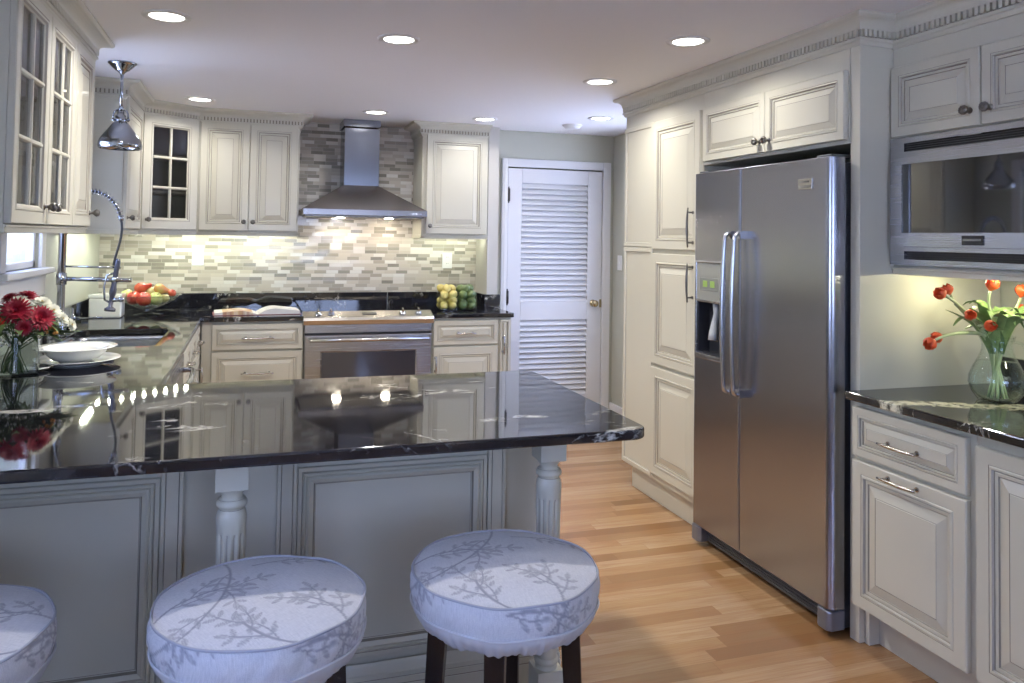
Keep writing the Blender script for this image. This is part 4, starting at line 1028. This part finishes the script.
# ------------------------------------------------------------------ fruit bowl
FB = (-.645, 5.48)
fb = thing('fruit_bowl', 'footed clear glass bowl heaped with fruit on the corner counter', 'bowl', (*FB, CZ1))
MB().lathe([(.001, .0), (.088, 0), (.090, .004), (.05, .010), (.026, .018), (.024, .03), (.03, .038), (.07, .05), (.12, .072), (.17, .100), (.205, .128), (.208, .130), (.203, .131), (.166, .106), (.116, .079), (.066, .057), (.001, .046)], n=64).build('glass', GLASS, fb)
def fruit_mat(name, a, b_, sc=6, r=.3):
    m = mat(name, a, r, coat=.3); t = NT(m); v, *_q = t.coords('Object'); t.col(t.mix(t.ramp(t.noise(v, sc*3, 3), [(.4, (0, 0, 0)), (.62, (1, 1, 1))]), a, b_)); return m
RED = fruit_mat('red_apple_skin', (.40, .02, .018), (.50, .09, .04)); GRE = fruit_mat('green_apple_skin', (.42, .50, .16), (.52, .52, .22)); PEA = fruit_mat('blush_pear_skin', (.60, .22, .08), (.50, .36, .10)); REDP = fruit_mat('red_pear_skin', (.42, .035, .02), (.48, .10, .04)); YEL = fruit_mat('yellow_fruit_skin', (.62, .55, .25), (.55, .50, .2))
STEM = mat('fruit_stem', (.10, .06, .03), .8)
def apple(name, label, pos, r, m, tilt=(0, 0, 0), grp='fruit heaped in the glass bowl', z0=None):
    o = thing(name, label, name.split('_')[-1], (pos[0], pos[1], pos[2]), 0, grp); o.rotation_euler = tilt
    prof = []
    for i in range(17):
        a = PI*i/16; rr = r*math.sin(a)*(1+.06*math.cos(a)); zz = -r*.9*math.cos(a)
        if i > 13: zz -= r*.10*(i-13)
        if i < 2: zz += r*.05*(2-i)
        prof.append((max(rr, 1e-4), zz))
    MB().lathe(prof, n=24).build('flesh', m, o); MB().tube([(0, 0, r*.5), (.002, 0, r*.8), (.006, 0, r*1.02)], .0015, 6).build('stem', STEM, o)
def pear(name, label, pos, r, m, rot):
    o = thing(name, label, 'pear', pos, 0, 'fruit heaped in the glass bowl'); o.rotation_euler = rot
    prof = [(1e-4, -r), (.45*r, -.93*r), (.8*r, -.62*r), (1.0*r, -.1*r), (.96*r, .35*r), (.75*r, .85*r), (.52*r, 1.3*r), (.42*r, 1.7*r), (.30*r, 1.98*r), (1e-4, 2.05*r)]
    MB().lathe(prof, n=24).build('flesh', m, o); MB().tube([(0, 0, 2.0*r), (.004, 0, 2.25*r), (.012, 0, 2.5*r)], .0018, 6).build('stem', STEM, o)
bx_, by_ = FB; z_ = CZ1
apple('red_apple', 'red apple at the front left of the fruit bowl', (bx_-.075, by_-.045, z_+.112), .047, RED, (.3, -.3, 0))
apple('red_apple', 'red apple at the front centre of the fruit bowl', (bx_-.012, by_-.075, z_+.108), .049, RED, (.5, .2, 0))
apple('green_apple', 'green apple right of the red apples in the glass bowl', (bx_+.055, by_-.055, z_+.108), .045, GRE, (.4, .4, 0))
apple('green_apple', 'pale green apple at the far left of the fruit bowl', (bx_-.125, by_+.01, z_+.130), .040, GRE, (0, -.4, 0))
apple('yellow_apple', 'pale yellow apple at the back centre of the fruit bowl', (bx_+.025, by_+.015, z_+.145), .043, YEL)
apple('red_apple', 'small dark red apple at the right rim of the fruit bowl', (bx_+.148, by_+.0, z_+.140), .026, RED, (.2, .5, 0))
apple('yellow_apple', 'small pale fruit low at the right of the fruit bowl', (bx_+.105, by_-.03, z_+.108), .032, YEL)
pear('red_pear', 'long red pear lying on top of the fruit bowl at left', (bx_-.045, by_-.005, z_+.172), .036, REDP, (0, 1.25, 0))
pear('orange_pear', 'orange pear lying on top of the fruit bowl at right', (bx_+.070, by_-.01, z_+.168), .034, PEA, (0, 1.85, .2))

# ------------------------------------------------------------------ open cookbook
bk = thing('open_cookbook', 'open cookbook lying on the counter left of the range', 'book', (.035, 5.47, CZ1), .06)
PAGE = mat('book_pages', (.66, .62, .55), .5)
t = NT(PAGE); v, x, y, z = t.coords('Object')
pic = t.ramp(t.noise(t.mapv(v, (9, 14, 1)), 1, 4), [(.40, (.62, .55, .42)), (.48, (.35, .14, .05)), (.56, (.60, .42, .20)), (.64, (.7, .66, .6))])
ln = t.math('LESS_THAN', t.math('FRACT', t.math('DIVIDE', y, .011)), .35)
inpic = t.math('MULTIPLY', t.math('LESS_THAN', x, -.03), t.math('GREATER_THAN', x, -.22))
intext = t.math('MULTIPLY', t.math('GREATER_THAN', x, .05), t.math('MULTIPLY', t.math('LESS_THAN', x, .22), ln))
cc = t.mix(t.math('MULTIPLY', intext, .4), (.70, .68, .64), (.2, .2, .2)); t.col(t.mix(t.math('MULTIPLY', inpic, .9), cc, pic))
def page_block(sgn, top, name, m, lift):
    W = .27; n = 16; vs = []
    for yv in (-.115, .115):
        for i in range(n+1):
            s_ = i/n; x = sgn*W*s_; z = top*math.sin(min(s_*3.2, PI/2))*(1-.62*s_)+lift; vs.append((x, yv, z))
        for i in range(n+1): s_ = i/n; vs.append((sgn*W*s_, yv, .0035))
    k = 2*(n+1); fs = []
    for i in range(n):
        fs += [(i, i+1, k+i+1, k+i), (n+1+i, k+n+1+i, k+n+2+i, n+2+i), (i, n+1+i, n+2+i, i+1), (k+i, k+i+1, k+n+2+i, k+n+1+i)]
    fs += [(n, 2*n+1, k+2*n+1, k+n), (0, k, k+n+1, n+1)]
    return MB().add(vs, fs, 0, False).build(name, m, bk)
page_block(-1, .034, 'left_pages', PAGE, .004); page_block(1, .052, 'right_pages', PAGE, .004)
MB().box(-.28, .28, -.12, .12, 0, .0035).build('cover', mat('dark_red_cover', (.16, .03, .03), .4), bk)

# ------------------------------------------------------------------ lemons and limes
def citrus_vase(x, y, label, m, kind, n, r, elong, seed):
    s_ = .066; H = .13
    o = thing('glass_vase', label, 'vase', (x, y, CZ1), .0)
    b = MB()
    pr = [(s_, 0), (s_, H), (s_-.004, H), (s_-.004, .008), (.001, .008)]
    def sq(q, z): return [(-q, -q, z), (q, -q, z), (q, q, z), (-q, q, z)]
    vs = [p for q, z in pr for p in sq(q, z)]; fs = [(3, 2, 1, 0)]+[(i*4+k, i*4+(k+1) % 4, i*4+4+(k+1) % 4, i*4+4+k) for i in range(len(pr)-1) for k in range(4)]
    b.add(vs, fs).build('glass', GLASS, o)
    rg = random.Random(seed); pts = []
    lay = [[(-.030, -.030), (.030, -.032), (-.028, .03), (.030, .028)], [(-.034, 0), (.030, -.03), (.022, .032)], [(-.03, -.03), (.032, -.026), (0, .032)], [(-.008, -.012), (.034, .03), (-.034, .03)]]
    z = .010+r*.92
    lb = {'lemon': 'yellow lemon piled in the left glass vase', 'lime': 'green lime piled in the right glass vase'}[kind]
    for li, L__ in enumerate(lay):
        for (px, py) in L__:
            f = thing(kind, lb, kind, (x+px, y+py, CZ1+z+rg.uniform(-.003, .003)), 0, kind+'s piled in the square glass vase'); f.rotation_euler = (rg.uniform(-.5, .5), 1.2+rg.uniform(-.4, .4), rg.uniform(0, 6))
            prof = []
            for i in range(15):
                a = PI*i/14; rr = r*math.sin(a)**.9 if 0 < i < 14 else 1e-4; prof.append((max(rr, 1e-4), -r*elong*math.cos(a)*(1+.10*abs(math.cos(a))**6)))
            MB().lathe(prof, n=20).build('peel', m, f)
        z += r*1.22
LEM = fruit_mat('lemon_peel', (.50, .40, .10), (.60, .50, .16), 8, .4); LIM = fruit_mat('lime_peel', (.08, .13, .035), (.14, .19, .06), 8, .4)
citrus_vase(1.358, 5.50, 'square clear glass vase filled with lemons right of the range', LEM, 'lemon', 10, .0315, 1.2, 1)
citrus_vase(1.500, 5.50, 'square clear glass vase filled with limes beside the lemon vase', LIM, 'lime', 10, .0315, 1.1, 2)

# ------------------------------------------------------------------ flowers
LEAFM = mat('tulip_leaf', (.14, .24, .07), .4); t = NT(LEAFM); v, x, y, z = t.coords('Object'); t.col(t.mix(t.noise(t.mapv(v, (60, 60, 6)), 1, 3), (.10, .19, .06), (.24, .34, .13)))
STEMM = mat('tulip_stem', (.42, .50, .27), .4); TUL = mat('tulip_petal', (.70, .10, .03), .4)
t = NT(TUL); v, x, y, z = t.coords('Object'); t.col(t.mix(t.noise(t.mapv(v, (1, 1, 1)), 40, 3), (.60, .04, .015), (.72, .14, .03)))
def frame_mat(p, d):
    d = Vector(d).normalized(); up = Vector((0, 0, 1)) if abs(d.z) < .95 else Vector((1, 0, 0)); xx = up.cross(d).normalized(); yy = d.cross(xx)
    m = Matrix.Identity(4)
    for i in range(3): m[i][0] = xx[i]; m[i][1] = yy[i]; m[i][2] = d[i]; m[i][3] = p[i]
    return m
def cup(b, p, d, r, h, n=6, open_=.2, mi=0):
    st = len(b.v)
    for k in range(n):
        a0 = 2*PI*k/n; inner = k % 2; vs = []; U, V_ = 6, 8
        for j in range(V_+1):
            t_ = j/V_; rad = r*(math.sin(min(t_*2.4, PI/2))*(1-.42*t_**3)+open_*t_*t_)*(0.90 if inner else 1); wd = .98*max(math.sin(PI*min(max(t_, .01), .985)**.85), 0)**.55
            for i in range(U+1):
                s_ = (i/U-.5)*2; a = a0+s_*wd*.85; rr = rad*(1+.04*abs(s_)); vs.append((rr*math.cos(a), rr*math.sin(a), h*t_*(1-.06*s_*s_)))
        fs = [(j*(U+1)+i, j*(U+1)+i+1, (j+1)*(U+1)+i+1, (j+1)*(U+1)+i) for j in range(V_) for i in range(U)]
        b.add(vs, fs, mi, True)
    b.xf(frame_mat(p, d), st); return b
def blade(b, pts, w, fold=.4, mi=0):
    pts = [Vector(p) for p in pts]; n = len(pts); vs = []
    for i, p in enumerate(pts):
        t_ = i/(n-1); tg = (pts[min(i+1, n-1)]-pts[max(i-1, 0)]).normalized(); up = Vector((0, 0, 1)); side = tg.cross(up)
        side = side.normalized() if side.length > .05 else Vector((1, 0, 0)); nn = side.cross(tg)
        ww = w*(math.sin(PI*(t_*.93+.05))**.8+.02)
        vs += [p-side*ww+nn*ww*fold, p, p+side*ww+nn*ww*fold]
    fs = [f for i in range(n-1) for f in ((i*3, i*3+1, i*3+4, i*3+3), (i*3+1, i*3+2, i*3+5, i*3+4))]
    b.add(vs, fs, mi, True); return b
VX, VY = 2.462, 2.045
tv = thing('tulip_vase', 'clear glass pitcher vase holding red orange tulips on the right counter', 'vase', (VX, VY, CZ1))
out = [(.001, 0), (.050, 0), (.060, .004), (.078, .030), (.088, .060), (.086, .085), (.072, .120), (.056, .150), (.047, .178), (.047, .198), (.056, .224)]
inn = [(r-.003 if r > .01 else .001, z+(.008 if z < .02 else 0)) for r, z in out][::-1]
MB().lathe(out+inn, n=64).build('glass', GLASS, tv)
MB().tube(bez((.052, -.012, .20), (.11, -.03, .22), (.125, -.03, .11), (.084, -.02, .075), 14), .0055, 10).build('handle', GLASS, tv)
MB().lathe([(.001, .009), (.050, .009), (.074, .032), (.0845, .060), (.0825, .085), (.0685, .120), (.0602, .136), (.001, .136)], n=48).build('water', WATER, tv)
tul = [((2.188, 2.02, 1.286), (-.9, 0, .35), .0205, 'tulip highest at the left of the bouquet, leaning outward'), ((2.250, 2.05, 1.296), (-.4, .1, .8), .0185, 'tulip tucked behind the highest left bloom'), ((2.434, 2.04, 1.312), (0, -.35, 1), .022, 'tulip on the tallest upright stem in the centre'),
       ((2.278, 1.99, 1.218), (-.5, -.8, .1), .0185, 'small round tulip left of centre facing forward'), ((2.337, 1.97, 1.183), (.0, -.9, .1), .0195, 'tulip facing forward right above the vase rim'), ((2.124, 2.0, 1.128), (-.85, -.1, -.35), .021, 'drooping tulip lowest at the left of the bouquet'),
       ((2.185, 2.03, 1.142), (-.8, .2, -.2), .019, 'drooping tulip just behind the lowest left bloom'), ((2.571, 2.04, 1.289), (.3, 0, .9), .022, 'tulip cut by the right edge of the photo'), ((2.640, 2.10, 1.219), (.9, .1, .2), .020, 'tulip arching to the far right of the bouquet')]
tul = [(tuple(Vector(p)-Vector(d).normalized()*r*1.0), d, r, lb) for p, d, r, lb in tul]
rg = random.Random(11)
for i, (p, d, r, lb) in enumerate(tul):
    o = thing('tulip', 'red orange '+lb, 'tulip', (VX, VY, CZ1+.012), 0, 'tulips in the glass pitcher')
    a = 2*PI*i/9+.4; b0 = Vector((.028*math.cos(a), .028*math.sin(a), 0)); q = Vector(p)-Vector((VX, VY, CZ1+.012)); d = Vector(d).normalized()
    neck = Vector((.022*math.cos(a+2.6)+.08*q.x*.8, .022*math.sin(a+2.6)+.06*q.y, .178))
    lowr = Vector((.5*b0.x+.5*neck.x, .5*b0.y+.5*neck.y, .09)); path_ = bez(b0, lowr, lowr.lerp(neck, .6), neck, 8)+bez(neck, neck+Vector((q.x*.10, q.y*.1, .06)), q-d*.07, q, 12)[1:]
    MB().tube(path_, .0046, 8).build('stem', STEMM, o)
    cup(MB(), q, d, r*1.08, r*2.15, open_=.06).build('bloom', TUL, o)
    if i < 8:
        b = MB()
        for s_ in range(3):
            an = a+s_*2.6+rg.uniform(-.4, .4); ln_ = rg.uniform(.10, .17); st_ = neck+Vector((0, 0, -.01)); dr_ = Vector((math.cos(an), math.sin(an), 0)); 
            if s_ == 0: dr_ = (Vector((q.x, q.y, 0)).normalized()*.8+dr_*.4).normalized()
            blade(b, bez(st_*.9, st_+dr_*.02+Vector((0, 0, .05)), st_+dr_*ln_*.5+Vector((0, 0, .10+.05*s_)), st_+dr_*ln_*.95+Vector((0, 0, .06+.10*rg.random())), 12), .018+.008*rg.random())
        b.build('leaf', LEAFM, o)

# mixed bouquet at the left
BXv, BYv = -.825, 3.26
bv = thing('flower_vase', 'ribbed clear glass cylinder vase at the left edge holding the mixed bouquet', 'vase', (BXv, BYv, CZ1))
pr = [(.001, 0), (.074, 0), (.078, .004)]+[(.078+.0022*(k % 2), .012+k*.0085) for k in range(17)]+[(.078, .160), (.075, .160), (.0745, .010), (.001, .010)]
MB().lathe(pr, n=64).build('glass', GLASS, bv)
MB().lathe([(.001, .0105), (.073, .0105), (.073, .115), (.001, .115)], n=48).build('water', WATER, bv)
MUMR = mat('crimson_petal', (.33, .012, .03), .5); MUMW = mat('cream_petal', (.72, .71, .58), .5); GRNB = mat('bouquet_green', (.08, .13, .04), .5); ORG = mat('orange_berry', (.65, .28, .05), .4); YC = mat('flower_centre', (.35, .25, .05), .7); REDF = mat('scarlet_petal', (.62, .03, .02), .45)
def daisy(name, label, cat, p, d, r, m, n, layers, grp, cm=YC):
    o = thing(name, label, cat, (BXv, BYv, CZ1+.012), 0, grp); q = Vector(p)-Vector((BXv, BYv, CZ1+.012)); d = Vector(d).normalized()
    an = math.atan2(q.y, q.x); b0 = Vector((-.035*math.cos(an)+rg.uniform(-.01, .01), -.035*math.sin(an), 0))
    MB().tube(bez(b0, b0+Vector((0, 0, .08)), Vector((q.x*.45, q.y*.45, .13)), q, 10), .0025, 6).build('stem', GRNB, o)
    b = MB()
    for L__ in range(layers):
        tl = .12+L__*.34; rr = r*(1-.16*L__)
        for k in range(n):
            a = 2*PI*(k+.5*(L__ % 2)+rg.uniform(-.15, .15))/n; ca, sa_ = math.cos(a), math.sin(a); lift = tl+rg.uniform(-.08, .08)
            w_ = rr*2.1/n; vs = []
            for s_, ww in ((.12, .5), (.5, 1.0), (.82, .9), (1.0, .15)):
                rad = rr*s_*math.cos(lift); zz = rr*s_*math.sin(lift)-.10*rr*s_*s_
                vs += [(rad*ca+ww*w_*sa_, rad*sa_-ww*w_*ca, zz+.15*w_), (rad*ca, rad*sa_, zz), (rad*ca-ww*w_*sa_, rad*sa_+ww*w_*ca, zz+.15*w_)]
            b.add(vs, [f for i in range(3) for f in ((i*3, i*3+1, i*3+4, i*3+3), (i*3+1, i*3+2, i*3+5, i*3+4))], 0, True)
    b.xf(frame_mat(q, d)); b.build('petals', m, o)
    MB().sphere((0, 0, r*.22), r*.12, 10, sc=(1, 1, .5)).xf(frame_mat(q, d)).build('centre', cm, o)
for (p, r, lb, d) in (((-0.805, 3.170, 1.160), .052, 'crimson chrysanthemum at the front left of the bouquet', (0, -1, .5)), ((-0.728, 3.180, 1.132), .048, 'crimson chrysanthemum at the front right of the bouquet', (.5, -1, .45)), ((-0.794, 3.260, 1.203), .040, 'crimson chrysanthemum at the top of the bouquet', (.1, -.3, 1)), ((-0.859, 3.300, 1.193), .036, 'crimson chrysanthemum at the top left of the bouquet', (-.4, -.4, 1)), ((-0.771, 3.140, 1.102), .030, 'small crimson chrysanthemum low in the bouquet centre', (.1, -1, .1))):
    daisy('red_chrysanthemum', lb, 'flower', p, d, r*1.05, MUMR, 22, 4, 'crimson flowers in the mixed bouquet', MUMR)
daisy('red_carnation', 'bright scarlet bloom cut by the left edge beside the bouquet', 'flower', (-0.852, 3.140, 1.117), (-.3, -1, .3), .026, REDF, 14, 3, 'crimson flowers in the mixed bouquet', REDF)
for (p, r, lb, d) in (((-0.809, 3.220, 1.188), .034, 'cream bloom between the two upper crimson flowers', (0, -.5, 1)), ((-0.740, 3.240, 1.182), .034, 'cream bloom above the right crimson flower', (.3, -.5, 1)), ((-0.703, 3.240, 1.152), .034, 'cream bloom right of the front right crimson flower', (.7, -.5, .7)), ((-0.676, 3.260, 1.120), .030, 'cream bloom second from the right end of the bouquet', (.9, -.4, .5)), ((-0.649, 3.280, 1.094), .026, 'cream bloom at the right end of the bouquet', (1, -.3, .3))):
    daisy('white_daisy', lb, 'flower', p, d, r*1.1, MUMW, 14, 3, 'cream flowers in the mixed bouquet')
fo = thing('bouquet_foliage', 'dark green leafy sprigs filling the mixed bouquet', 'foliage', (BXv, BYv, CZ1+.012), 0, None, 'stuff')
b = MB()
for k in range(190):
    a = rg.uniform(0, 2*PI); el = rg.uniform(-.15, 1.1); R_ = rg.uniform(.06, .125); q = Vector((math.cos(a)*math.cos(el)*R_, math.sin(a)*math.cos(el)*R_, .155+math.sin(el)*R_*.9-.01))
    s0 = Vector((rg.uniform(-.045, .045), rg.uniform(-.045, .045), .13))
    if k < 26: b.tube(bez(Vector((-s0.x, -s0.y, 0)), Vector((-s0.x*.5, -s0.y*.5, .06)), s0, q, 6), .0018, 5)
    blade(b, [q, q+Vector((math.cos(a), math.sin(a), rg.uniform(-.3, .5)))*.022, q+Vector((math.cos(a), math.sin(a), rg.uniform(-.6, .4)))*.052], .015, .3)
b.build('leaves', GRNB, fo)
b = MB()
for k in range(26):
    q = Vector((rg.uniform(-.872, -.746), 3.165+rg.uniform(0, .03), rg.uniform(1.035, 1.106)))-Vector((BXv, BYv, CZ1+.012)); b.sphere(q, rg.uniform(.003, .0058), 8); b.tube([q*.8+Vector((0, 0, .03)), q], .0007, 4)
bb_ = b.build('buds', MUMW, fo)
b = MB()
for k in range(7): b.sphere(Vector((-.702+rg.uniform(-.014, .022), 3.21, 1.083+rg.uniform(-.014, .016)))-Vector((BXv, BYv, CZ1+.012)), .007, 8)
b.build('berries', ORG, fo)
b = MB()
for k in range(4):
    e = Vector((-.609-.02*k, 3.27, 1.072-.007*k))-Vector((BXv, BYv, CZ1+.012)); blade(b, bez(Vector((.03, 0, .14)), Vector((.07, -.01, .16)), e*.8+Vector((0, 0, .02)), e, 10), .016)
b.build('long_leaves', GRNB, fo)

# ------------------------------------------------------------------ outdoors
struct(MB().box(-40, 40, -40, 40, -.60, -.50).build('ground', BOUNCE))
def house(name, label, loc, rz):
    o = thing(name, label, 'house', loc, rz)
    MB().box(-6, 6, 0, 5, 0, 3.4).build('wall', SIDING, o)
    ROOF = mat('asphalt_roof', (.10, .11, .13), .9)
    b = MB().add([(-6.3, -.4, 3.35), (6.3, -.4, 3.35), (6.3, 2.5, 5.0), (-6.3, 2.5, 5.0), (-6.3, 5.4, 3.35), (6.3, 5.4, 3.35)], [(0, 1, 2, 3), (3, 2, 5, 4), (0, 3, 4), (1, 5, 2), (0, 4, 5, 1)]); b.build('roof', ROOF, o)
    for x in (-3.2, .2, 3.4):
        MB().box(x-.55, x+.55, -.05, 0, 1.2, 2.6).box(x-.62, x+.62, -.08, 0, 1.12, 1.2).build('window', WHITE, o)
        MB().box(x-.45, x+.45, -.055, -.05, 1.3, 1.86).box(x-.45, x+.45, -.055, -.05, 1.92, 2.5).build('glass', mat('house_glass', (.05, .07, .10), .1), o)
house('neighbor_house', 'pale sided house seen through the sink window', (-6.5, 4.6, -.5), PI/2)
